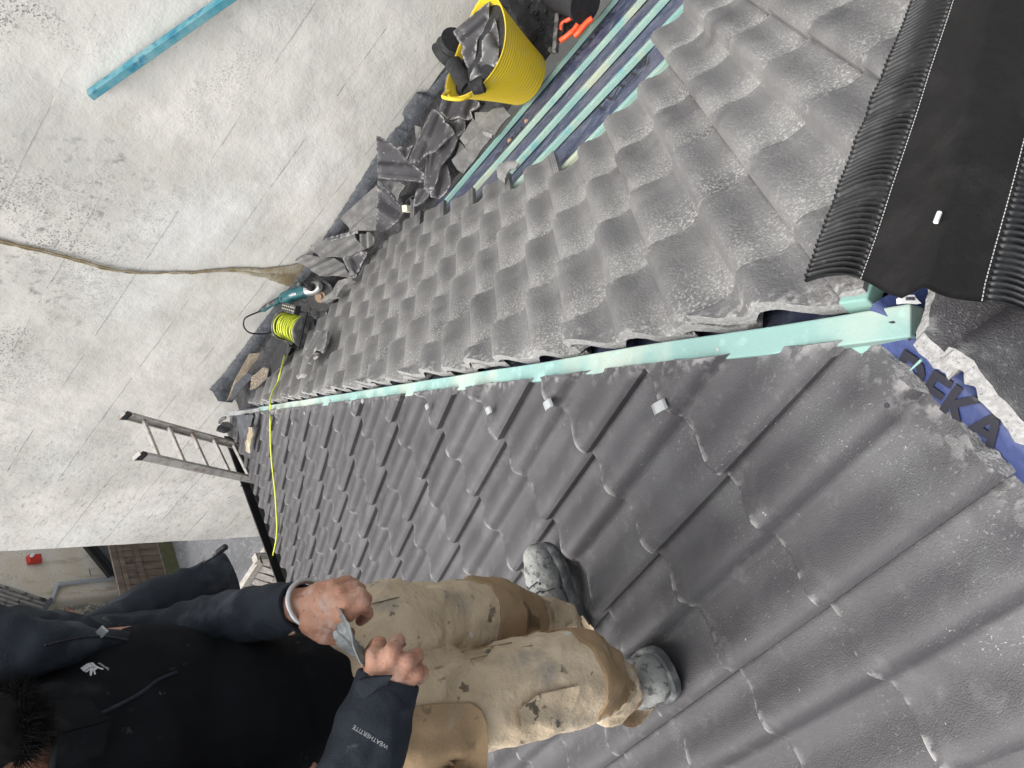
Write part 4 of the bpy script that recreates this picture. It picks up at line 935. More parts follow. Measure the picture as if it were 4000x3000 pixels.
o = shard('dark lead soaker sheet dressed over the tiles at the foot of the hip', [(800 + .2712 * a, 1500 + .2712 * b) for a, b in ((470, 450), (690, 440), (700, 480), (640, 640), (570, 800), (505, 770), (490, 620))], onL((950, 1665), .04).z, (NL + F_ * -.1), matl='lead', amp=.006, th=.004, group='torn corner pieces', cat='flashing', name='lead_soaker')
shard('peeled tan and white flashing remnant on the far left tiles', [(800 + .2712 * a, 1500 + .2712 * b) for a, b in ((640, 620), (690, 625), (700, 700), (660, 860), (655, 1000), (585, 965), (590, 850))], onL((975, 1720), .05).z, NL, matl='filler' if 'filler' in M else 'under', amp=.006, th=.012, group='torn corner pieces', cat='flashing', name='flashing_remnant')
# ------------------------------------------------------------------ black ridge roll lying along the second hip
dr = NR.cross(HIP2).normalized(); dr = dr if dr.dot(EX) < 0 else -dr
db = NB.cross(HIP2).normalized(); db = db if db.dot(EY) < 0 else -db
M['roll'] = mat('black breather fabric', (.012, .0115, .0115), .85, spec=.2, layers=[dict(scale=14, lo=.45, hi=.7, col=(.019, .018, .018)), dict(scale=420, lo=.6, hi=.66, col=(.005, .005, .005), amt=.8, det=1, m=(7, .45, .6))], bumps=[(900, .0008, 1), (16, .006, 3)])
M['pleat'] = mat('black coated pleats', (.009, .0095, .0105), .45, spec=.45, layers=[dict(scale=40, lo=.5, hi=.7, col=(.02, .02, .022)), dict(scale=90, lo=.6, hi=.72, col=(.06, .06, .06), amt=.5)])
rr = thing('ridge_roll', 'black ridge roll with pleated edges and white stitching draped over the near hip', 'ridge roll', APEX + HIP2 * .5)
def tend(b): return .062 - .13 * (b + .19) / .38 + .018 * math.sin((b + .19) * 24)
def rollpt(t, b, h=0):
    tt = tend(b) + t; ab = abs(b)
    sh_ = .085 * max(0, tt); lam = b + sh_ if b < 0 else sh_ * (1 - .72 * b / .19) + b * .80
    side = lam; ab = abs(lam)
    wob = .012 * math.sin(tt * 7 + (1 if b > 0 else 0)) * max(0, (ab - .06) / .15)
    dirv = dr if side < 0 else db; n = NR if side < 0 else NB; ab = abs(ab)
    c = APEX + HIP2 * tt + EZ * .005
    drop = .02 if side < 0 else .055
    p = c + dirv * (ab + wob) + n * (drop + h)
    if ab < .1: p += EZ * ((.012 if side < 0 else .012 - .0) * (1 - (ab / .1) ** 2)) * 1.0
    return p + n * .006 * noise.noise(V((tt * 5, b * 9, 2)))
bs = [-.090 + .18 * k / 24 for k in range(25)]
ts = [1.7 * k / 170 for k in range(171)]
def grid(name, ts, bs, f, m, parent, th=.002):
    vs = [f(t, b) for t in ts for b in bs]; n = len(bs); k = len(vs)
    fs = [(i * n + j, i * n + j + 1, (i + 1) * n + j + 1, (i + 1) * n + j) for i in range(len(ts) - 1) for j in range(n - 1)]
    dn = EZ * -th; vs += [v + dn for v in vs]; fs += [tuple(a + k for a in f[::-1]) for f in fs]
    for i in range(len(ts) - 1):
        for j in (0, n - 1): fs.append((i * n + j, (i + 1) * n + j, (i + 1) * n + j + k, i * n + j + k))
    for j in range(n - 1): fs.append((j, j + 1, j + 1 + k, j + k))
    return mesh(name, vs, fs, m, parent, True)
grid('breather_strip', ts, bs, lambda t, b: rollpt(t, b), M['roll'], rr)
for s in (-1, 1):
    tt = [1.7 * k / 1700 for k in range(1701)]
    bb = [s * (.087 + .105 * k / 9) for k in range(10)]
    def pf(t, b):
        e = (abs(b) - .087) / .105; ph = t * 2 * math.pi / .0105 + 2.2 * e + 2.6 * noise.noise(V((t * 9, s, 0))) + .8 * noise.noise(V((t * 40, e * 2, s)))
        a = .0055 * min(1, e * 3 + .12) * (.85 + .8 * noise.noise(V((t * 22, s * 3, 1))))
        w_ = math.sin(ph); w_ = math.copysign(abs(w_) ** .7, w_)
        p = rollpt(t + .0015 * w_ * e, b, a * w_)
        return p - EZ * .010 * e * (1 if t > .012 else .6)
    grid('pleated_flange', tt, bb if s > 0 else bb, pf, M['pleat'], rr, .0012)
    mb = MB(); k = 0.0
    while k < 1.6:
        mb.tube([rollpt(k, s * .084, .0022), rollpt(k + .0035, s * .084, .0022)], .0007, 5); k += .0062
    mb.build('stitching', mat('white thread', (.5, .5, .49), .7), rr)
st = thing('plastic_offcut', 'short white plastic stick lying on the black ridge roll', 'plastic stick', onD(3663, 848, 1.02))
d1 = onP((3670, 830), rollpt(.16, .0), (NR + NB).normalized()); d2 = onP((3655, 868), rollpt(.16, .0), (NR + NB).normalized())
up_ = (CAM - d1).normalized() * .012
MB().tube([d1 + up_, d2 + up_], .0035, 8).build('stick', M['white'], st, True, 40)
br = thing('white_bracket', 'white plastic bracket with a small barcode tucked beside the hip batten end', 'bracket', V((3.05, -2.72, 1.57)))
pb = [onP(p, V((3.06, -2.72, 1.58)), (F_ * -1)) for p in ((3520, 1185), (3518, 1165), (3530, 1152), (3572, 1152), (3582, 1168), (3600, 1185), (3560, 1182))]
mb = MB(); k = len(pb); mb.add(pb + [p + F_ * .012 for p in pb], [tuple(range(k))[::-1], tuple(range(k, 2 * k))] + [(i, (i + 1) % k, (i + 1) % k + k, i + k) for i in range(k)]); mb.build('bracket_plate', M['white'], br)
mb = MB()
for i in range(14):
    x = 3537 + i * 2.7; wd = (.5, 1.1, .7, 1.3)[i % 4]
    a = onP((x, 1160), pb[0], F_ * -1) - F_ * .0006; b = onP((x + 1, 1174), pb[0], F_ * -1) - F_ * .0006
    mb.bar(a, b, wd * .00045, .0004, F_)
mb.build('barcode', M['print'], br)
ft = thing('timber_splinter', 'thin pale splinter of batten lying on the block lettering of the blue membrane', 'splinter', onL((3580, 1430), .02))
MB().tube([onL((3600, 1405), .035), onL((3556, 1446), .03)], [.0022, .0012], 6).build('splinter', M['batten'], ft)

# ------------------------------------------------------------------ yard behind the wall: fence, shed, neighbouring house
def Z2(*p): return [(.63 * a, 2050 + .63 * b) for a, b in p]
fb0, fb1 = onZ((668, 2116), GROUND), onZ((700, 2226), GROUND)
fd = (fb1 - fb0); fd.z = 0; fd.normalize(); fn = V((-fd.y, fd.x, 0)); fn = fn if fn.dot(CAM - fb0) > 0 else -fn
def onF(p, off=0): return onP(p, fb0 + fn * off, fn)
ftop = onF((425, 2132)).z
fe = thing('timber_fence', 'brown weathered board fence beyond the end of the white wall', 'fence', fb0 + fd * .5)
M['fence'] = mat('weathered brown boards', (.105, .075, .055), .9, rnd=.1, layers=[dict(scale=8, lo=.4, hi=.7, col=(.17, .135, .11), st=(1, 1, .15)), dict(scale=30, lo=.5, hi=.72, col=(.07, .05, .04), st=(1, 1, .08)), dict(scale=9, lo=.64, hi=.7, col=(.035, .025, .02), amt=.8)], bumps=[(40, .008, 4, (1, 1, .1))])
mb = MB(); x = -2.2; rng = random.Random(9)
while x < 3.4:
    wd = rng.uniform(.11, .13); t = rng.uniform(-.004, .004)
    mb.box(fb0 + fd * (x + wd / 2) + EZ * ((ftop - GROUND) / 2 + .12) + fn * t, fd * (wd / 2 - .003), fn * .011, EZ * ((ftop - GROUND) / 2 - .12)); x += wd + .004
mb.build('boards', M['fence'], fe)
zr = onF((540, 2210)).z
for zc, hh in ((ftop - .02, .045), (ftop - .11, .035), (zr, .04)):
    MB().box(fb0 + fd * .6 + EZ * (zc - GROUND) + fn * .035, fd * 2.8, fn * .022, EZ * hh).build('rail', M['fence'], fe)
MB().box(fb0 + fd * .6 + EZ * .11 + fn * .01, fd * 2.8, fn * .02, EZ * .11).build('gravel_board', mat('mossy board', (.07, .075, .035), .95, layers=[dict(scale=12, lo=.4, hi=.7, col=(.10, .09, .05))], bumps=[(40, .006, 3)]), fe)
FX = -9.0
def onX(p, off=0): return onP(p, V((FX + off, 0, 0)), V((1, 0, 0)))
hs = thing('neighbour_house', 'stained cream rendered house wall beyond the fence with a red box and grey pipe', 'house', V((FX, 3, GROUND)))
ym = onX((300, 2330)).y
M['cream'] = mat('stained cream render', (.62, .55, .44), .9, layers=[dict(scale=2.2, lo=.4, hi=.7, col=(.68, .64, .56)), dict(scale=5, lo=.5, hi=.72, col=(.36, .29, .20), amt=.7, st=(1, 1, .4), det=6), dict(scale=26, lo=.55, hi=.7, col=(.30, .25, .18), amt=.6, m=(1.2, .45, .6)),
    dict(axis=(0, -1, 0), lo=-ym - .05, hi=-ym + .12, col=(.30, .27, .22)), dict(axis=(0, -1, 0), lo=-ym + .1, hi=-ym + .25, col=(.10, .095, .085), scale=9, nlo=.42, nhi=.56, det=6), dict(axis=(0, -1, 0), lo=-ym + .0, hi=-ym + .02, col=(.55, .22, .10), scale=7, nlo=.60, nhi=.66, amt=.9), dict(axis=(0, -1, 0), lo=-ym + .1, hi=-ym + .12, col=(.55, .5, .42), scale=4, nlo=.60, nhi=.64, amt=.8)], bumps=[(30, .01, 4)])
MB().box(V((FX - .15, 4.0, GROUND / 2 + .3)), V((.15, 0, 0)), V((0, 9.0, 0)), V((0, 0, 2.6))).build('wall', M['cream'], hs)
ra = [onP(p, V((FX + .25, 0, 0)), V((1, 0, 0))) for p in ((192, 2342), (112, 2458))]; 
rn = onP((0, 2190), V((FX + .1, 0, 0)), V((1, 0, 0)))
# corrugated asbestos roof above the facade
e0, e1 = ra[0], ra[1]; ed = (e1 - e0).normalized(); e0 = e0 - ed * .0; 
upv = (rn - e0); upv = (upv - ed * upv.dot(ed)); sl_ = upv.length; upv.normalize(); nv = ed.cross(upv); nv = nv if nv.dot(CAM - e0) > 0 else -nv
vs = []; nr_ = 220
Lr = 5.5
for k in range(nr_ + 1):
    a = Lr * k / nr_
    hgt = .022 * math.sin(a * 2 * math.pi / .075)
    for bq in (0, 1): vs.append(e0 + ed * (a) + upv * (bq * 4.2) + nv * hgt)
# the sheet runs from its verge towards the left of the yard
fs = [(2 * k, 2 * k + 1, 2 * k + 3, 2 * k + 2) for k in range(nr_)]
M['corr'] = mat('lichen spotted corrugated sheet', (.30, .29, .275), .9, layers=[dict(scale=6, lo=.4, hi=.7, col=(.38, .37, .35)), dict(scale=11, lo=.52, hi=.57, col=(.05, .042, .04), det=5, m=(1.0, .40, .52)), dict(scale=50, lo=.6, hi=.68, col=(.5, .49, .46), amt=.6)], bumps=[(60, .004, 3)])
sheet_o = mesh('corrugated_roof', vs, fs, M['corr'], hs, True)
sm = sheet_o.modifiers.new('t', 'SOLIDIFY'); sm.thickness = .012
MB().bar(e0 + ed * -.02 - upv * .03, e0 + ed * 3.0 - upv * .03, .05, .06, nv).build('fascia', M['lead'], hs)
al = [onX(p, .03) for p in Z2((155, 200), (252, 192), (260, 240), (166, 252))]
k = 4; mb = MB(); cen = sum(al, V()) / 4; fr = [cen + (p - cen) * .8 + V((.10, 0, 0)) for p in al]
mb.add(al + fr, [(4, 5, 6, 7), (0, 1, 5, 4), (1, 2, 6, 5), (2, 3, 7, 6), (3, 0, 4, 7), (3, 2, 1, 0)])
ab = thing('alarm_box', 'red alarm bell box with a small white dial on the cream house wall', 'alarm box', cen); 
o = mb.build('casing', mat('red plastic', (.50, .035, .025), .45), ab); bevel(o, .012)
MB().cyl(fr[0].lerp(fr[3], .45).lerp(cen, .25) + V((.06, 0, 0)), fr[0].lerp(fr[3], .45).lerp(cen, .25) + V((.115, 0, 0)), .028, 14).build('dial', M['white'], ab)
pw = [onX(p, .05) for p in Z2((318, 468), (335, 440), (352, 385), (362, 372), (380, 368), (500, 352), (600, 343), (705, 333))]
MB().tube(pw, .035, 10).build('downpipe', mat('grey pvc', (.36, .38, .40), .5), hs, True, 50)
mb = MB()
for p in Z2((375, 368), (675, 335), (320, 462)):
    q = onX(p, .05); mb.cyl(q - V((0, 0, .03)), q + V((0, 0, .03)), .045, 10)
mb.build('pipe_collar', bpy.data.materials['grey pvc'], hs)
mb = MB(); ga, gb = onX(Z2((530, 118))[0], .35), onX(Z2((690, 315))[0], .35)
mb.bar(ga, gb, .10, .09, V((1, 0, 0))); mb.bar(ga + V((.07, 0, -.06)), gb + V((.07, 0, -.06)), .05, .05, V((1, 0, 0))); mb.build('gutter', M['black'], hs)
gg = [onX(p, .3) for p in Z2((560, 100), (690, 100), (715, 330), (690, 310))]; MB().add(gg, [(0, 1, 2, 3)]).build('felt_roof', mat('grey green roof felt', (.10, .115, .11), .8, layers=[dict(scale=8, lo=.4, hi=.7, col=(.14, .155, .15))], bumps=[(50, .003, 3)]), hs)
MB().add([onX(p, .02) for p in Z2((552, 276), (556, 276), (564, 312), (559, 312))], [(0, 1, 2, 3)]).build('wall_slot', M['black'], hs)
pl = [onX(p, .6) for p in Z2((728, 458), (742, 495), (600, 622), (540, 668), (560, 640))]
wpq = thing('white_board', 'white board edge standing before the stained house wall by the fence', 'board', pl[2]); MB().add(pl + [p - V((.05, 0, 0)) for p in pl], [tuple(range(5)), tuple(range(5, 10))[::-1]] + [(i, (i + 1) % 5, (i + 1) % 5 + 5, i + 5) for i in range(5)]).build('board', mat('white upvc', (.75, .76, .78), .4), wpq)
# slatted shed roof just below the eaves
sdz = -1.45
sh = thing('slatted_shed', 'grey slatted timber shed roof with a pale rail just below the eaves', 'shed', onZ((1040, 2260), GROUND))
def onS(p, h=0): return onZ(p, sdz + h)
A, B_, C_, D_ = onS((1045, 2170)), onS((920, 2360)), onS((1180, 2420)), onS((1150, 2200))
mb = MB(); n = 22
sd_ = (A - B_); 
nsl = int((A - B_).length / .085)
for k in range(nsl + 1):
    f = k / nsl; p = B_.lerp(A, f); q = p + (D_ - A).normalized() * 1.1
    mb.bar(p, q, .055, .022, EZ)
mb.build('slats', mat('grey weathered slats', (.17, .155, .14), .9, layers=[dict(scale=20, lo=.4, hi=.7, col=(.26, .245, .225)), dict(scale=12, lo=.55, hi=.7, col=(.09, .08, .07))], bumps=[(50, .005, 3)]), sh)
wd_ = mat('pale grey timber', (.33, .305, .275), .85, layers=[dict(scale=20, lo=.4, hi=.7, col=(.42, .40, .37))], bumps=[(60, .003, 3)])
mb = MB(); mb.bar(A + EZ * .05 + (A - B_).normalized() * .25, B_ + EZ * .05 - (A - B_).normalized() * 1.0, .06, .07, EZ); mb.build('rail', wd_, sh)
mb = MB(); pz = onS((1030, 2180), .1); mb.box(pz - EZ * .2, V((.04, 0, 0)), V((0, .04, 0)), EZ * .30); mb.build('corner_post', wd_, sh)
bx = A.lerp(C_, .5); mb = MB().box(V((bx.x + .1, bx.y - .2, (GROUND + sdz) / 2 - .05)), V((.45, 0, 0)), V((0, .75, 0)), V((0, 0, (sdz - GROUND) / 2 - .05))); mb.build('shed_body', M['fence'], sh)
mb = MB(); hq = [onS(p, .25) for p in ((1042, 2165), (1022, 2166), (1016, 2174), (1018, 2185), (1024, 2200))]; mb.tube(spline(hq, 5), .009, 8); mb.build('hook', M['black'], sh, True)
# ------------------------------------------------------------------ the roofer
from mathutils.bvhtree import BVHTree
man = thing('person', 'man in black fleece, navy jacket and stained tan work trousers twisting a strip of lead', 'person', onL((2350, 2560), -.02))
D_ = onD
PL = V((.10, .99, .05)).normalized(); PF = V((.97, -.16, 0)).normalized(); PF = (PF - PL * PF.dot(PL)).normalized(); PU = PF.cross(PL).normalized(); PU = PU if PU.z > 0 else -PU
AX = (PL, PF, PU)
def folds(a1, s1, a2, s2, seed=0, st=(1, 1, 1)):
    def f(p, n):
        q = V((p.x * st[0], p.y * st[1], p.z * st[2])) + V((seed, seed * 2, 0))
        r = 1 - abs(noise.noise(q * s2)) * 2.2
        return a1 * noise.noise(q * s1) + a2 * max(r, -.2) + a2 * .5 * noise.noise(q * s2 * 2.3)
    return f
def bvh_of(me):
    return BVHTree.FromPolygons([v.co.copy() for v in me.vertices], [tuple(p.vertices) for p in me.polygons])
def cast(b, x, y, off=.0):
    d = ray((x, y)); h = b.ray_cast(CAM, d)
    return (h[0] - d * off, h[1]) if h[0] is not None else (None, None)
# cloth and skin
M['fleece'] = mat('black fleece', (.0065, .007, .0085), .95, spec=.12, layers=[dict(scale=3, lo=.4, hi=.7, col=(.0095, .0105, .0125)), dict(scale=60, lo=.64, hi=.72, col=(.12, .12, .12), amt=.6, m=(6, .52, .66)), dict(scale=12, lo=.60, hi=.74, col=(.028, .029, .031), amt=.6, det=6)], bumps=[(700, .0012, 1), (9, .006, 3)])
M['jacket'] = mat('navy work jacket', (.0165, .0205, .027), .8, spec=.18, layers=[dict(scale=5, lo=.4, hi=.7, col=(.025, .031, .040)), dict(scale=9, lo=.56, hi=.72, col=(.085, .095, .11), amt=.55, det=6), dict(scale=60, lo=.62, hi=.72, col=(.16, .16, .16), amt=.4, m=(6, .52, .64))], bumps=[(500, .0008, 1), (22, .005, 4)])
M['tan'] = mat('tan work trousers', (.46, .365, .25), .9, spec=.2, layers=[dict(scale=4, lo=.4, hi=.7, col=(.54, .44, .32)), dict(scale=7, lo=.55, hi=.75, col=(.25, .19, .125), amt=.7, det=6), dict(scale=30, lo=.62, hi=.68, col=(.045, .04, .036), amt=.85, m=(5, .47, .58)), dict(scale=60, lo=.66, hi=.70, col=(.06, .05, .045), amt=.7, m=(7, .5, .6)), dict(scale=26, lo=.66, hi=.71, col=(.62, .60, .56), amt=.8, m=(6, .5, .6)), dict(scale=10, lo=.52, hi=.72, col=(.24, .225, .20), amt=.75, det=6)], bumps=[(650, .0008, 1), (24, .010, 4), (55, .004, 3)])
M['patch'] = mat('darker tan canvas', (.29, .20, .115), .9, spec=.2, layers=[dict(scale=5, lo=.4, hi=.7, col=(.285, .205, .125)), dict(scale=30, lo=.66, hi=.72, col=(.05, .04, .03), amt=.8, m=(5, .48, .6)), dict(scale=14, lo=.6, hi=.75, col=(.36, .33, .28), amt=.6)], bumps=[(650, .0008, 1), (26, .005, 4)])
M['skin'] = mat('dusty tanned skin', (.34, .155, .095), .6, layers=[dict(scale=9, lo=.4, hi=.65, col=(.42, .225, .15)), dict(scale=34, lo=.48, hi=.70, col=(.40, .32, .28), amt=.7, det=8, ro=.7), dict(scale=120, lo=.58, hi=.68, col=(.20, .09, .06), amt=.6, st=(1, 1, .4)), dict(scale=18, lo=.55, hi=.75, col=(.27, .11, .07), amt=.5)], bumps=[(160, .0016, 4), (55, .0018, 4)])
M['shoe'] = mat('cement covered leather', (.23, .235, .225), .9, layers=[dict(scale=13, lo=.45, hi=.65, col=(.27, .275, .262), det=6), dict(scale=26, lo=.54, hi=.64, col=(.05, .052, .05), amt=.85, det=6), dict(scale=70, lo=.6, hi=.68, col=(.06, .06, .06), amt=.8), dict(scale=7, lo=.55, hi=.75, col=(.16, .17, .165))], bumps=[(45, .006, 5), (220, .0012, 2)])
M['sole'] = mat('grey rubber sole', (.085, .09, .092), .8, layers=[dict(scale=25, lo=.45, hi=.7, col=(.22, .225, .22))], bumps=[(80, .003, 3)])
M['hair'] = mat('black hair', (.0085, .0075, .007), .75, spec=.12)
M['lace'] = mat('dark lace', (.035, .037, .037), .9)
# --- continuous body under the clothes: head, neck, torso, arms, hands, legs
def arm_l(): return [(D_(150, 2640, .99), .035), (D_(620, 2520, 1.17), .036), (D_(960, 2405, 1.125), .029), (D_(1180, 2362, 1.065), .0255)]
def arm_r(): return [(D_(150, 3150, .88), .05), (D_(1340, 3230, .94), .038), (D_(1440, 2900, .97), .031), (D_(1505, 2690, .995), .027)]
prims = [('e', D_(480, 2830, 1.00), (.14, .09, .18), AX), ('e', D_(1050, 2790, 1.16), (.135, .105, .16), AX), ('e', D_(1420, 2680, 1.27), (.145, .10, .11), AX),
    ('c', [(D_(150, 2660, .98), .04), (D_(200, 2850, .95), .05), (D_(150, 3150, .90), .04)]),
    ('c', [(D_(330, 2920, .95), .05), (D_(170, 2950, .855), .048), (D_(20, 3000, .81), .050)]),
    ('e', D_(-190, 3010, .80), (.076, .094, .115), AX), ('e', D_(-80, 2970, .77), (.050, .050, .055), AX),
    ('c', arm_l()), ('c', arm_r()),
    ('c', [(D_(1500, 2480, 1.28), .07), (D_(1920, 2415, 1.57), .045), (D_(2200, 2440, 1.90), .030)]), ('c', [(D_(1580, 2770, 1.24), .075), (D_(2240, 2640, 1.41), .055), (D_(2450, 2715, 1.66), .038)])]
hd_c = D_(-190, 3010, .80)
prims += [('c', [(hd_c + PF * .085 - PU * .0, .012), (hd_c + PF * .108 - PU * .025, .015)]), ('e', hd_c + PL * .078 - PU * .01, (.012, .022, .034), AX), ('e', hd_c - PL * .078 - PU * .01, (.012, .022, .034), AX), ('e', hd_c + PF * .078 - PU * .058, (.028, .012, .010), AX)]
def hand(wrist, mcps, fingers, thumb, web):
    out = []
    for m, r in mcps: out.append(('c', [(wrist, .024), (wrist.lerp(m, .55), .0205), (m, r * .88)]))
    for k in range(len(mcps) - 1): out.append(('c', [(wrist.lerp(mcps[k][0], .85), mcps[k][1] * .85), (wrist.lerp(mcps[k + 1][0], .85), mcps[k + 1][1] * .85)]))
    for f in fingers: out.append(('c', [(a, r * .84) for a, r in f]))
    out.append(('c', thumb)); out.append(('c', web)); return out
dl = 1.05
HLm = [(D_(1362, 2398, dl - .018), .0145), (D_(1352, 2352, dl - .020), .0145), (D_(1330, 2314, dl - .012), .0135), (D_(1300, 2287, dl + .002), .0125)]
HLf = [[(HLm[0][0], .013), (D_(1418, 2362, dl - .016), .0125), (D_(1436, 2398, dl + .012), .0115), (D_(1408, 2425, dl + .036), .010)],
       [(HLm[1][0], .013), (D_(1405, 2318, dl - .010), .0122), (D_(1432, 2340, dl + .022), .011), (D_(1408, 2370, dl + .05), .010)],
       [(HLm[2][0], .0122), (D_(1380, 2290, dl + .002), .0112), (D_(1410, 2300, dl + .034), .0105), (D_(1390, 2330, dl + .055), .0095)],
       [(HLm[3][0], .011), (D_(1352, 2266, dl + .018), .0098), (D_(1392, 2282, dl + .04), .0092), (D_(1398, 2300, dl + .055), .0085)]]
prims += hand(D_(1190, 2368, 1.062), HLm, HLf, [(D_(1215, 2432, dl), .019), (D_(1268, 2474, dl + .002), .0165), (D_(1326, 2486, dl + .016), .0130), (D_(1362, 2474, dl + .030), .0105)], [(D_(1220, 2420, dl - .006), .021), (D_(1300, 2420, dl - .006), .017)])
dr_ = .985
HRm = [(D_(1462, 2560, dr_ - .012), .0145), (D_(1530, 2545, dr_ - .018), .0148), (D_(1590, 2580, dr_ - .015), .0138), (D_(1628, 2632, dr_ - .004), .0125)]
HRf = [[(HRm[0][0], .013), (D_(1482, 2512, dr_ + .010), .0122), (D_(1462, 2520, dr_ + .040), .011), (D_(1440, 2552, dr_ + .058), .010)],
       [(HRm[1][0], .0132), (D_(1555, 2505, dr_ + .006), .0125), (D_(1556, 2515, dr_ + .040), .011), (D_(1520, 2555, dr_ + .062), .010)],
       [(HRm[2][0], .0125), (D_(1628, 2556, dr_ + .008), .0118), (D_(1632, 2570, dr_ + .040), .0105), (D_(1590, 2605, dr_ + .060), .0095)],
       [(HRm[3][0], .0112), (D_(1652, 2622, dr_ + .016), .0105), (D_(1650, 2648, dr_ + .044), .0095), (D_(1610, 2668, dr_ + .06), .0088)]]
prims += hand(D_(1502, 2680, .992), HRm, HRf, [(D_(1470, 2640, dr_ + .004), .018), (D_(1446, 2600, dr_ + .012), .0145), (D_(1452, 2560, dr_ + .018), .0125), (D_(1474, 2532, dr_ + .022), .0105)], [(D_(1460, 2650, dr_), .020), (D_(1490, 2590, dr_ - .002), .017)])
me = blob(prims, .0028, 2, .5)
warp(me, lambda p, n: .0006 * noise.noise(p * 130) + .0005 * noise.noise(p * 300))
put('body', dress(me, [M['skin']]), man)
# knuckle creases and nails
mb = MB()
for f in HLf[:3] + HRf[:0]:
    pass
# head hair and beard: many short strands
def strands(name, n, gen, m, r=.0006):
    mb = MB()
    for k in range(n):
        a, b, c = gen(k); mb.tube([a, b, c], [r, r * .8, r * .2], 4, cap=False)
    return mb.build(name, m, man, True)
rng = random.Random(12)
bc = D_(5, 2850, .755)
def bgen(k):
    th, ph = rng.uniform(0, 2 * math.pi), rng.uniform(0, 2.2)
    d = (PL * math.sin(ph) * math.cos(th) * .9 + PF * (math.cos(ph) * .7 + .2) * .8 - PU * (abs(math.sin(ph) * math.sin(th)) + .25)).normalized()
    a = bc + PL * d.dot(PL) * .036 + PF * d.dot(PF) * .024 + PU * d.dot(PU) * .032
    j = V((rng.uniform(-1, 1), rng.uniform(-1, 1), rng.uniform(-1, 1)))
    b = a + d * .005 + j * .006; return a, b, b + (d - PU * .3).normalized() * .004 + j * .009
bm_ = blob([('e', bc, (.038, .026, .034), AX), ('e', bc + PU * .035 + PL * .035 - PF * .02, (.024, .024, .035), AX), ('e', bc + PU * .035 - PL * .035 - PF * .02, (.024, .024, .035), AX)], .004, 3)
warp(bm_, lambda p, n: .003 * noise.noise(p * 60) + .002 * noise.noise(p * 160)); put('beard', dress(bm_, [M['hair']]), man)
strands('beard_strands', 1500, bgen, M['hair'])
hm = blob([('e', hd_c + PU * .045 - PF * .03, (.084, .090, .092), AX)], .006, 2); warp(hm, lambda p, n: .005 * noise.noise(p * 40)); put('hair', dress(hm, [M['hair']]), man)
mb = MB()
for s in (-1, 1): mb.sph(hd_c + PF * .084 + PL * .031 * s + PU * .012, .0125, 10)
mb.build('eyes', M['white'], man, True)
# --- trousers
tp_ = [('e', D_(1440, 2680, 1.275), (.165, .120, .125), AX),
    ('c', [(D_(1500, 2480, 1.28), .090), (D_(1700, 2440, 1.41), .080), (D_(1830, 2412, 1.48), .074), (D_(1930, 2410, 1.55), .071), (D_(2030, 2425, 1.66), .062), (D_(2085, 2438, 1.75), .056), (D_(2160, 2446, 1.83), .057), (D_(2240, 2455, 1.90), .056)]),
    ('c', [(D_(1560, 2770, 1.235), .105), (D_(1850, 2735, 1.315), .084), (D_(2080, 2680, 1.365), .084), (D_(2245, 2645, 1.41), .082), (D_(2330, 2665, 1.49), .068), (D_(2385, 2695, 1.585), .058), (D_(2450, 2722, 1.69), .055)])]
me = blob(tp_, .0075, 5, .5)
kneeL, kneeR = D_(1915, 2405, 1.49), D_(2240, 2620, 1.35)
ff = folds(.009, 7, .014, 15, 3, (1, 1, .6))
def tf(p, n):
    b = 1.0
    for k in (D_(2180, 2450, 1.82), D_(2400, 2700, 1.58), D_(1520, 2600, 1.2)): b += .9 * math.exp(-((p - k).length / .10) ** 2)
    return ff(p, n) * b * .75
warp(me, tf)
def slice_off(me, planes):
    bm = bmesh.new(); bm.from_mesh(me)
    for co, no, rad in planes:
        g = [f for f in bm.faces if (f.calc_center_median() - co).length < rad]
        es = {e for f in g for e in f.edges}; vsx = {v for f in g for v in f.verts}
        bmesh.ops.bisect_plane(bm, geom=list(vsx) + list(es) + g, plane_co=co, plane_no=no, dist=1e-5)
        kill = [f for f in bm.faces if (f.calc_center_median() - co).length < rad and (f.calc_center_median() - co).dot(no) > 0]
        bmesh.ops.delete(bm, geom=kill, context='FACES')
    bm.to_mesh(me); bm.free(); me.update()
nl_ = (D_(2262, 2458, 1.895) - D_(2110, 2440, 1.76)).normalized(); nr__ = (D_(2400, 2712, 1.60) - D_(2330, 2665, 1.49)).normalized()
slice_off(me, [(D_(2195, 2450, 1.855), nl_, .12), (D_(2402, 2702, 1.615), nr__, .12)])
tr_me = dress(me, [M['tan']]); trous = put('trousers', tr_me, man); tb_ = bvh_of(tr_me)
def cut_from(src, keep, off, name, m, parent, planes=None):
    vs, fs, mp = [], [], {}
    if planes:
        bm = bmesh.new(); bm.from_mesh(src)
        for co, no in planes: bmesh.ops.bisect_plane(bm, geom=bm.verts[:] + bm.edges[:] + bm.faces[:], plane_co=co, plane_no=no, dist=1e-6, clear_outer=True)
        src = bpy.data.meshes.new('cut'); bm.to_mesh(src); bm.free()
    for p in src.polygons:
        c = p.center
        if keep(c, p.normal):
            f = []
            for i in p.vertices:
                if i not in mp: mp[i] = len(vs); vs.append(src.vertices[i].co + src.vertices[i].normal * off)
                f.append(mp[i])
            fs.append(tuple(f))
    o = mesh(name, vs, fs, m, parent, True)
    s = o.modifiers.new('t', 'SOLIDIFY'); s.thickness = off * 1.2; s.offset = -1
    return o
def between(A, B, lo, hi):
    d = (B - A); L = d.length; d.normalize()
    return lambda c: lo < (c - A).dot(d) / L < hi
def limb(A, B, lo, hi, tilt=0.):
    d = (B - A); n = (d.normalized() + R_ * tilt).normalized(); return [(A + d * lo, -n), (A + d * hi, n)]
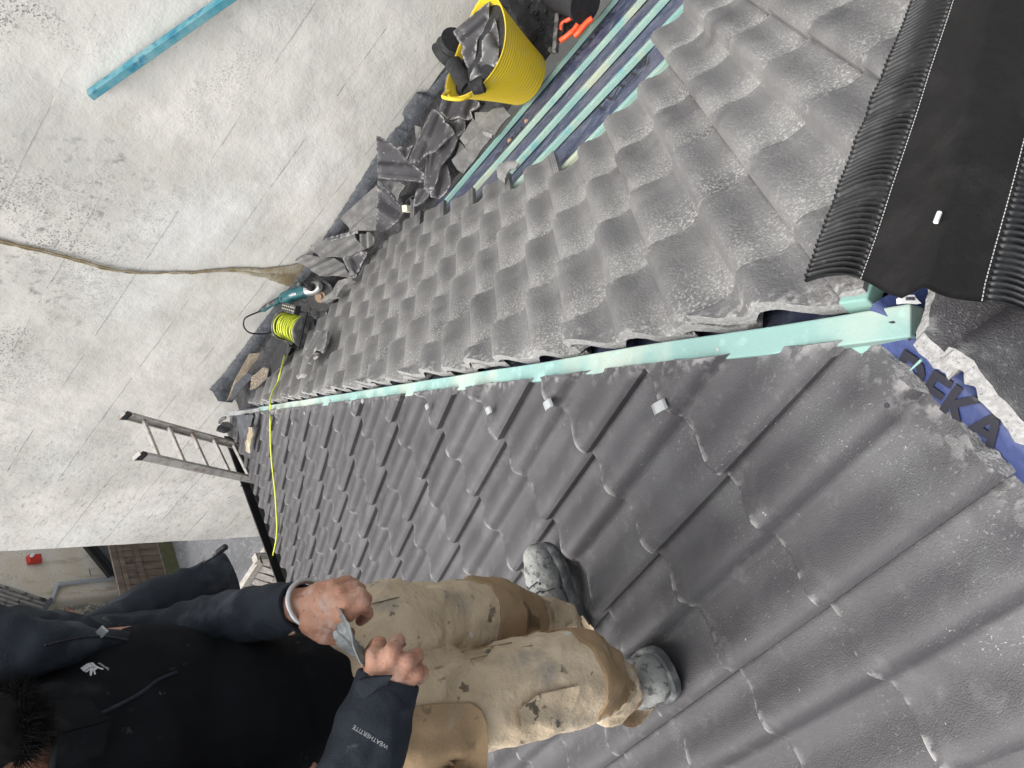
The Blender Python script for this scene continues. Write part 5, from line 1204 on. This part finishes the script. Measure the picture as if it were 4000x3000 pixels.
cut_from(tr_me, lambda c, n: n.dot(CAM - c) > -.3 and (c - kneeL).length < .24 and (c - D_(1915, 2405, 1.55)).length < .17, .0035, 'knee_patch', M['patch'], man, limb(D_(1700, 2440, 1.41), D_(2085, 2438, 1.75), .24, .86, .10))
cut_from(tr_me, lambda c, n: (c - kneeR).length < .26 and (c - kneeL).dot(R_) < .03 + 0 * c.x and (c - D_(2240, 2645, 1.41)).length < .19 and (c - D_(2240, 2645, 1.41)).dot(R_) > -.055, .0035, 'knee_patch', M['patch'], man, limb(D_(1850, 2735, 1.315), D_(2385, 2695, 1.585), .50, .93, .25))
def cloth_patch(name, px, b, m, off=.004, th=.004, sag=.0, lift=None):
    """A sewn-on flap following the trousers beneath it."""
    bm = bmesh.new()
    cx = sum(p[0] for p in px) / len(px); cy = sum(p[1] for p in px) / len(px)
    bm.faces.new([bm.verts.new((x, y, 0)) for x, y in px])
    xs = [p[0] for p in px]; ys = [p[1] for p in px]
    for k in range(1, 14): bmesh.ops.bisect_plane(bm, geom=bm.verts[:] + bm.edges[:] + bm.faces[:], plane_co=(min(xs) + (max(xs) - min(xs)) * k / 14, 0, 0), plane_no=(1, 0, 0))
    for k in range(1, 14): bmesh.ops.bisect_plane(bm, geom=bm.verts[:] + bm.edges[:] + bm.faces[:], plane_co=(0, min(ys) + (max(ys) - min(ys)) * k / 14, 0), plane_no=(0, 1, 0))
    bm.normal_update(); bm.verts.index_update()
    last = None; top = []
    hits = [cast(b, v.co.x, v.co.y) for v in bm.verts]
    good = [(h[0] - CAM).dot(F_) for h in hits if h[0] is not None]
    known = [(v.co.x, v.co.y, (h[0] - CAM).dot(F_)) for v, h in zip(bm.verts, hits) if h[0] is not None]
    av = sum(good) / max(len(good), 1)
    for v, h in zip(bm.verts, hits):
        d = (h[0] - CAM).dot(F_) if h[0] is not None else sum(k_[2] / (1 + ((k_[0] - v.co.x) ** 2 + (k_[1] - v.co.y) ** 2)) ** 1.5 for k_ in known) / sum(1 / (1 + ((k_[0] - v.co.x) ** 2 + (k_[1] - v.co.y) ** 2)) ** 1.5 for k_ in known)
        d = min(max(d, av - .14), av + .05)
        d -= off + (lift(v.co.x, v.co.y) if lift else 0)
        top.append(onD(v.co.x, v.co.y, d + .003 * noise.noise(V((v.co.x * .02, v.co.y * .02, cx)))))
    k = len(top); fs = [tuple(v.index for v in f.verts) for f in bm.faces]
    vs = top + [p + F_ * th for p in top]; n0 = len(fs)
    fs += [tuple(i + k for i in f[::-1]) for f in fs]
    for e in bm.edges:
        if len(e.link_faces) == 1: fs.append((e.verts[0].index, e.verts[1].index, e.verts[1].index + k, e.verts[0].index + k))
    bm.free(); return mesh(name, vs, fs, m, man, True, sharp=50)
cloth_patch('holster_pocket', [(1545, 3060), (1560, 2900), (1585, 2768), (1700, 2752), (1838, 2748), (1880, 2775), (1902, 2830), (1908, 2900), (1900, 3060)], tb_, M['patch'], .012, .006)
cloth_patch('cargo_flap', [(2020, 2780), (2100, 2715), (2268, 2678), (2262, 2710), (2225, 2810), (2190, 2860), (2120, 2835), (2080, 2870), (2040, 2860)], tb_, M['tan'], .010, .004, lift=lambda x, y: .012 * max(0, (y - 2760) / 100))
cloth_patch('pocket_flap', [(1345, 2340), (1380, 2318), (1420, 2330), (1520, 2318), (1560, 2330), (1500, 2345), (1380, 2372)], tb_, M['tan'], .006, .004)
mb = MB()
def seam(px, b, off=.0016, r=.0011):
    P = [cast(b, x, y, off)[0] for x, y in px]; P = [p for p in P if p is not None]
    if len(P) > 2: mb.tube(spline(P, 4), r, 5)
seam([(1420, 2480), (1500, 2560), (1600, 2578), (1800, 2545), (2000, 2510)], tb_)
seam([(1700, 2610), (1900, 2560), (2080, 2520)], tb_)
mb.build('seams', M['patch'], man, True)
# waistband showing under the fleece
# --- shoes
def shoe(toe, heel, up, side_w=.050):
    f = (toe - heel); L = f.length; f.normalize(); up = (V(up) - f * V(up).dot(f)).normalized(); l = f.cross(up)
    A3 = (l, f, up); W = side_w
    P = [('e', heel + f * L * .86 + up * .038, (W * .92, .050, .040), A3), ('e', heel + f * L * .70 + up * .045, (W, .075, .048), A3), ('e', heel + f * L * .45 + up * .055, (W * .80, .085, .055), A3),
         ('e', heel + f * L * .17 + up * .055, (W * .74, .055, .058), A3), ('c', [(heel + f * L * .22 + up * .07, .040), (heel + f * L * .20 + up * .13, .041)]), ('c', [(heel + f * L * .5 + up * .075, .032), (heel + f * L * .27 + up * .12, .038)])]
    me = blob(P, .0042, 4, .5)
    def sq(p, n):
        q = (p - heel).dot(f) / L
        return .0016 * noise.noise(p * 60) + (.0025 * (1 - abs(noise.noise(p * 34)) * 2.5) if .45 < q < .72 else 0)
    warp(me, sq)
    co = np.empty(len(me.vertices) * 3); me.vertices.foreach_get('co', co); co = co.reshape(-1, 3)
    h = (co - np.array(heel)) @ np.array(up); co += np.outer(np.where(h < .012, .012 - h, 0), np.array(up)); me.vertices.foreach_set('co', co.ravel()); me.update()
    s = put('shoe', dress(me, [M['shoe']]), man)
    # welted sole with a heel
    prof_ = [(0.0, .62), (.03, .80), (.10, .92), (.22, .88), (.40, .80), (.55, .92), (.70, 1.06), (.82, 1.04), (.92, .84), (.98, .5), (1.0, .0)]
    ring = [(a, b) for a, b in prof_] + [(a, -b) for a, b in prof_[-2::-1]]
    cx = [heel + f * (a * (L + .012) - .006) + l * (b * (W + .004)) for a, b in ring]; n = len(cx); vs = []
    for hh, k in ((-.012, .97), (.0, 1.0), (.012, 1.02), (.02, .97)):
        c = sum(cx, V()) / n
        vs += [c + (p - c) * k + up * (hh + .006 * max(0, ((p - heel).dot(f) / L - .75) * 4) ** 2) for p in cx]
    fs = [(r * n + k, r * n + (k + 1) % n, (r + 1) * n + (k + 1) % n, (r + 1) * n + k) for r in range(3) for k in range(n)] + [tuple(range(n))[::-1], tuple(3 * n + k for k in range(n))]
    mesh('sole', vs, fs, M['sole'], s, True, sharp=45)
    b = bvh_of(me); mb = MB()
    for k in range(4):
        q = .66 - .085 * k; r = []
        for e in (-1, -.5, 0, .5, 1):
            o = heel + f * (L * (q + .02 * e)) + l * (.026 * e) + up * .3; hit = b.ray_cast(o, -up)
            if hit[0] is not None: r.append(hit[0] + up * .002)
        if len(r) > 2: mb.tube(spline(r, 4), .0024, 6)
    for s_ in (-1, 1):
        q0 = heel + f * L * .40 + up * .3 + l * .006 * s_; hit = b.ray_cast(q0, -up); 
        if hit[0] is not None: mb.tube(spline([hit[0] + up * .003, hit[0] + up * .012 + l * .02 * s_ + f * .02, hit[0] + up * .004 + l * .035 * s_ + f * .03, hit[0] - up * .012 + l * .045 * s_ + f * .02], 5), .0022, 6)
    mb.build('laces', M['lace'], s, True)
    mb = MB()
    for e in (-1, 1):
        r = []
        for k in range(9):
            o = heel + f * (L * (.60 - .006 * k)) + l * (e * (.018 + .0035 * k)) + up * .3; hit = b.ray_cast(o, -up)
            if hit[0] is not None: r.append(hit[0] + up * .0006)
        if len(r) > 2: mb.tube(r, .0014, 5)
        for k in range(4):
            o = heel + f * (L * (.66 - .085 * k)) + l * (.028 * e) + up * .3; hit = b.ray_cast(o, -up)
            if hit[0] is not None: mb.sph(hit[0], .004, 8)
    mb.build('eyelets_and_seams', M['lace'], s, True)
    return s
shoe(onL((2118, 2122), .016), onL((2272, 2500), .010), (NL + EZ * .6).normalized(), .050)
tR = onL((2632, 2612), .016); hR = onL((2408, 2692), .010)
hR = onP((0, 0), V((0, 0, 0)), V((1, 0, 0))) if False else hR
hR = hR - NL * (hR.dot(NL) - .012); tR = tR - NL * (tR.dot(NL) - .018)
shoe(tR, hR, (NL + EZ * .5).normalized(), .060)
# --- fleece
fl = [('e', D_(480, 2860, 1.00), (.145, .118, .21), AX), ('e', D_(900, 2830, 1.115), (.140, .132, .17), AX), ('e', D_(1185, 2770, 1.20), (.125, .132, .088), AX),
    ('c', [(D_(150, 2640, .965), .060), (D_(190, 2850, .94), .08), (D_(150, 3150, .89), .072)]), ('c', [(D_(240, 2880, .905), .078), (D_(205, 2890, .875), .072)])]
me = blob(fl, .007, 6, .5); ff2 = folds(.006, 6, .006, 10, 11, (1, 1, 1.4))
warp(me, lambda p, n: ff2(p, n) * .8)
fle = dress(me, [M['fleece']]); fleece = put('fleece', fle, man); fb = bvh_of(fle)
def onF_(x, y, off): return cast(fb, x, y, off)[0]
zp = [onF_(x, y, .001) for x, y in ((285, 2838), (330, 2815), (400, 2785), (450, 2760), (500, 2735), (560, 2700), (620, 2655), (690, 2625))]
zp = [p for p in zp if p is not None]
MB().tube(spline(zp, 8), .0024, 8).build('zip', M['jacket'], man, True) if len(zp) > 2 else None
zq = [onF_(x, y, .004) for x, y in ((332, 2812), (290, 2835), (262, 2846))]
if all(p is not None for p in zq):
    o = MB().bar(zq[0], zq[1], .018, .005, CAM - zq[0]).build('zip_tab', M['jacket'], man); bevel(o, .001)
    o = MB().bar(zq[1], onD(228, 2862, (zq[1] - CAM).dot(F_)), .013, .003, CAM - zq[1]).build('zip_pull', M['zinc'], man); bevel(o, .001)
# collar: two stand-up wings open at the throat
mb = MB()
cl = [D_(232, 2865, .80), D_(170, 2820, .80), D_(110, 2735, .835), D_(60, 2690, .88)]
cr = [D_(236, 2868, .80), D_(215, 2930, .795), D_(205, 3000, .80), D_(200, 3100, .84)]
for w_ in (cl, cr):
    p = spline(w_, 8); q = [a - PU * .045 + (D_(480, 2830, .95) - a).normalized() * .02 for a in p]
    n = len(p); vs = p + q + [a - F_ * -.005 for a in p] + [a - F_ * -.005 for a in q]
    mb.add(vs, [(k, k + 1, n + k + 1, n + k) for k in range(n - 1)] + [(2 * n + k + 1, 2 * n + k, 3 * n + k, 3 * n + k + 1) for k in range(n - 1)] + [(k + 1, k, 2 * n + k, 2 * n + k + 1) for k in range(n - 1)])
    mb.tube(p, .0042, 8)
mb.build('collar', M['fleece'], man, True, 60)
# chest badge and lettering
lgx, lgy = (U_ * 95 + R_ * 60).normalized(), (U_ * 60 - R_ * 95).normalized()
M['badge'] = mat('silver print', (.55, .56, .57), .5)
def on_fleece(p):
    d = (p - CAM).normalized(); h = fb.ray_cast(CAM, d); return h[0] - d * .0012 if h[0] is not None else p
c0 = onF_(398, 2606, .0); dd = (c0 - CAM).dot(F_)
text('karrimor', .0046, onD(404, 2602, dd), lgx, lgy, M['badge'], man, 'badge_lettering', .0002, wrap=on_fleece)
mb = MB()
def quad(pts): 
    v = []
    for (x, y) in pts: v.append(on_fleece(onD(x, y, dd)))
    mb.add(v, [tuple(range(len(v)))]); mb.add([p + F_ * .0006 for p in v], [tuple(range(len(v)))[::-1]])
def zl(*p): return [(660 / 1257 * a, 2500 + 500 / 952 * b) for a, b in p]
quad(zl((598, 210), (640, 180), (665, 205), (625, 235))); quad(zl((642, 178), (668, 170), (690, 205), (668, 205))); quad(zl((690, 168), (712, 190), (700, 205), (672, 170)))
quad(zl((668, 210), (695, 208), (678, 268), (668, 262))); quad(zl((700, 206), (730, 200), (770, 215), (765, 222), (728, 210), (704, 228), (712, 255), (702, 258), (692, 222))); quad(zl((632, 236), (664, 212), (668, 222), (642, 242)))
quad(zl((700, 195), (716, 192), (745, 208), (735, 210)))
mb.build('badge', M['badge'], man)
# --- jacket
def sleeve(ch, name, vox=.0055, s=4):
    me = blob([('c', ch)], vox, s); f3 = folds(.005, 9, .006, 17, len(ch) * 5)
    warp(me, lambda p, n: f3(p, n) * .9); return me
jl = [(D_(0, 2560, .97), .062), (D_(330, 2555, 1.08), .052), (D_(620, 2505, 1.175), .050), (D_(800, 2450, 1.165), .046), (D_(960, 2405, 1.13), .041), (D_(1060, 2385, 1.10), .0375), (D_(1112, 2374, 1.085), .035)]
jr = [(D_(100, 3250, .86), .085), (D_(700, 3320, .92), .070), (D_(1150, 3330, .94), .064), (D_(1330, 3190, .945), .058), (D_(1420, 2960, .965), .052), (D_(1468, 2810, .98), .047), (D_(1496, 2722, .99), .043)]
jt = [(D_(300, 2520, 1.10), .03), (D_(400, 2475, 1.16), .036), (D_(560, 2398, 1.24), .047), (D_(700, 2330, 1.29), .045), (D_(812, 2280, 1.32), .040)]
jp = [(D_(-140, 2560, .90), .07), (D_(20, 2540, .90), .050), (D_(150, 2530, .905), .034), (D_(320, 2518, .965), .024), (D_(450, 2520, 1.01), .018), (D_(560, 2512, 1.05), .012)]
sj = sleeve(jl, 'l'); slb = bvh_of(sj); put('jacket_sleeve', dress(sj, [M['jacket']]), man)
sj = sleeve(jr, 'r'); srb = bvh_of(sj); put('jacket_sleeve', dress(sj, [M['jacket']]), man)
jtail = put('jacket_tail', dress(sleeve(jt, 't'), [M['jacket']]), man)
jpan = put('jacket_front', dress(sleeve(jp, 'p'), [M['jacket']]), man)
def cuff(c, a, r, ln, name='cuff'):
    a = a.normalized(); x = a.cross(EZ).normalized(); y = a.cross(x); vs = []; n = 36
    for (h, k) in ((-ln, .98), (-ln * .3, 1.03), (ln * .8, 1.02), (ln, .99), (ln, .86), (0, .84)):
        for j in range(n):
            q = 2 * math.pi * j / n; rr_ = r * k * (1 + .03 * math.sin(3 * q + h * 60) + .03 * noise.noise(V((math.cos(q) * 2, math.sin(q) * 2, h * 20))))
            vs.append(c + a * h + (x * math.cos(q) + y * math.sin(q)) * rr_)
    fs = [(m * n + j, m * n + (j + 1) % n, (m + 1) * n + (j + 1) % n, (m + 1) * n + j) for m in range(5) for j in range(n)]
    return mesh(name, vs, fs, M['jacket'], man, True, sharp=60)
la_ = jl[-1][0] - jl[-2][0]; cuff(jl[-1][0] + la_.normalized() * .006, la_, .0355, .024)
ra_ = jr[-1][0] - jr[-2][0]; cuff(jr[-1][0] + ra_.normalized() * .004, ra_, .0445, .022)
ta_ = jt[-1][0] - jt[-2][0]; cuff(jt[-1][0] + ta_.normalized() * .012, ta_, .041, .032, 'tail_hem')
# strap of the right cuff lying open
cs = D_(1500, 2668, .945)
vs = [D_(1388, 2690, .958), D_(1400, 2662, .952), D_(1460, 2648, .945), D_(1522, 2648, .946), D_(1508, 2670, .944), D_(1470, 2690, .945), D_(1420, 2725, .95)]
mb = MB(); k = len(vs); mb.add(vs + [v + F_ * .005 for v in vs], [tuple(range(k)), tuple(range(k, 2 * k))[::-1]] + [(i, (i + 1) % k, (i + 1) % k + k, i + k) for i in range(k)])
bevel(mb.build('cuff_strap', M['jacket'], man), .002)
# hem toggle and zip edge
mb = MB(); p0_ = D_(832, 2180, 1.30); mb.tube(spline([D_(795, 2198, 1.29), D_(825, 2182, 1.29), D_(842, 2168, 1.29), D_(862, 2150, 1.29), D_(886, 2132, 1.29)], 5), [.002] * 8 + [.0035] * 4 + [.0062] * 8 + [.004], 8)
mb.build('hem_toggle', M['black'], man, True)
mb = MB(); zb = bvh_of(jpan.data)
for k in range(34):
    t = k / 33; x = 180 + 340 * t; y = 2520 - 36 * math.sin(t * math.pi * .85) + 4 * t
    h = cast(zb, x, y, .0015)[0]
    if h is not None: mb.sph(h, .0022, 6)
mb.build('jacket_zip', M['print'], man, True)
tg = cast(zb, 398, 2470, .004)[0] or D_(398, 2470, .97)
o = MB().bar(D_(385, 2482, .965), D_(412, 2455, .965), .012, .004, -F_).build('zip_pull', M['zinc'], man); bevel(o, .0012)
# sleeve lettering
def on_sleeve(p):
    d = (p - CAM).normalized(); h = srb.ray_cast(CAM, d); return h[0] - d * .0012 if h[0] is not None else p
ds = cast(srb, 1448, 2880, 0)[0]; ds = (ds - CAM).dot(F_) if ds is not None else .93
text('WEATHERTITE', .0082, onD(1448, 2879, ds), U_ * 130 + R_ * 79, U_ * 79 - R_ * 130, mat('dull silver print', (.30, .31, .32), .6), man, 'sleeve_lettering', .0002, wrap=on_sleeve)
# --- bangle
bgc = D_(1205, 2356, 1.062); ba = (la_.normalized() * 1.0 + R_ * .28 + F_ * -.1).normalized(); bx_ = ba.cross(EZ).normalized(); by_ = ba.cross(bx_)
MB().tube([bgc + (bx_ * math.cos(k * 2 * math.pi / 48) + by_ * math.sin(k * 2 * math.pi / 48)) * .0345 for k in range(49)], .0043, 10).build('bangle', mat('brushed steel', (.50, .50, .50), .35, metal=.9), man, True)
# --- twisted strip of lead held between the hands
ls = thing('lead_strip', 'crumpled grey strip of lead twisted between the two hands', 'lead strip', D_(1400, 2500, 1.03))
vs = []; nu, nv = 46, 26
A0, A1 = D_(1290, 2415, 1.048), D_(1470, 2590, 1.008)
ad = (A1 - A0); wdir = (U_ * .62 - R_ * -.78); wdir = (wdir - ad.normalized() * wdir.dot(ad.normalized())).normalized(); fd_ = ad.normalized().cross(wdir)
for i in range(nu + 1):
    u = i / nu
    wv = .034 + .012 * math.sin(u * 3.0) ; tw = 1.1 * (u - .5)
    c = A0 + ad * u
    for j in range(nv + 1):
        v = j / nv - .5
        z = .006 * abs(math.sin(v * 9 + u * 4)) + .004 * noise.noise(V((v * 9, u * 3, 4))) + .003 * noise.noise(V((v * 22, u * 9, 7)))
        x = v * 2 * wv
        q = wdir * (x * math.cos(tw) - z * math.sin(tw)) + fd_ * (x * math.sin(tw) + z * math.cos(tw))
        vs.append(c + q)
m = nv + 1
fs = [(i * m + j, (i + 1) * m + j, (i + 1) * m + j + 1, i * m + j + 1) for i in range(nu) for j in range(nv)]
o = mesh('strip', vs, fs, mat('dull lead', (.20, .215, .215), .5, metal=.25, layers=[dict(scale=30, lo=.45, hi=.7, col=(.33, .35, .345)), dict(scale=12, lo=.5, hi=.7, col=(.11, .13, .135))], bumps=[(80, .003, 4)]), ls, True)
s = o.modifiers.new('t', 'SOLIDIFY'); s.thickness = .0018
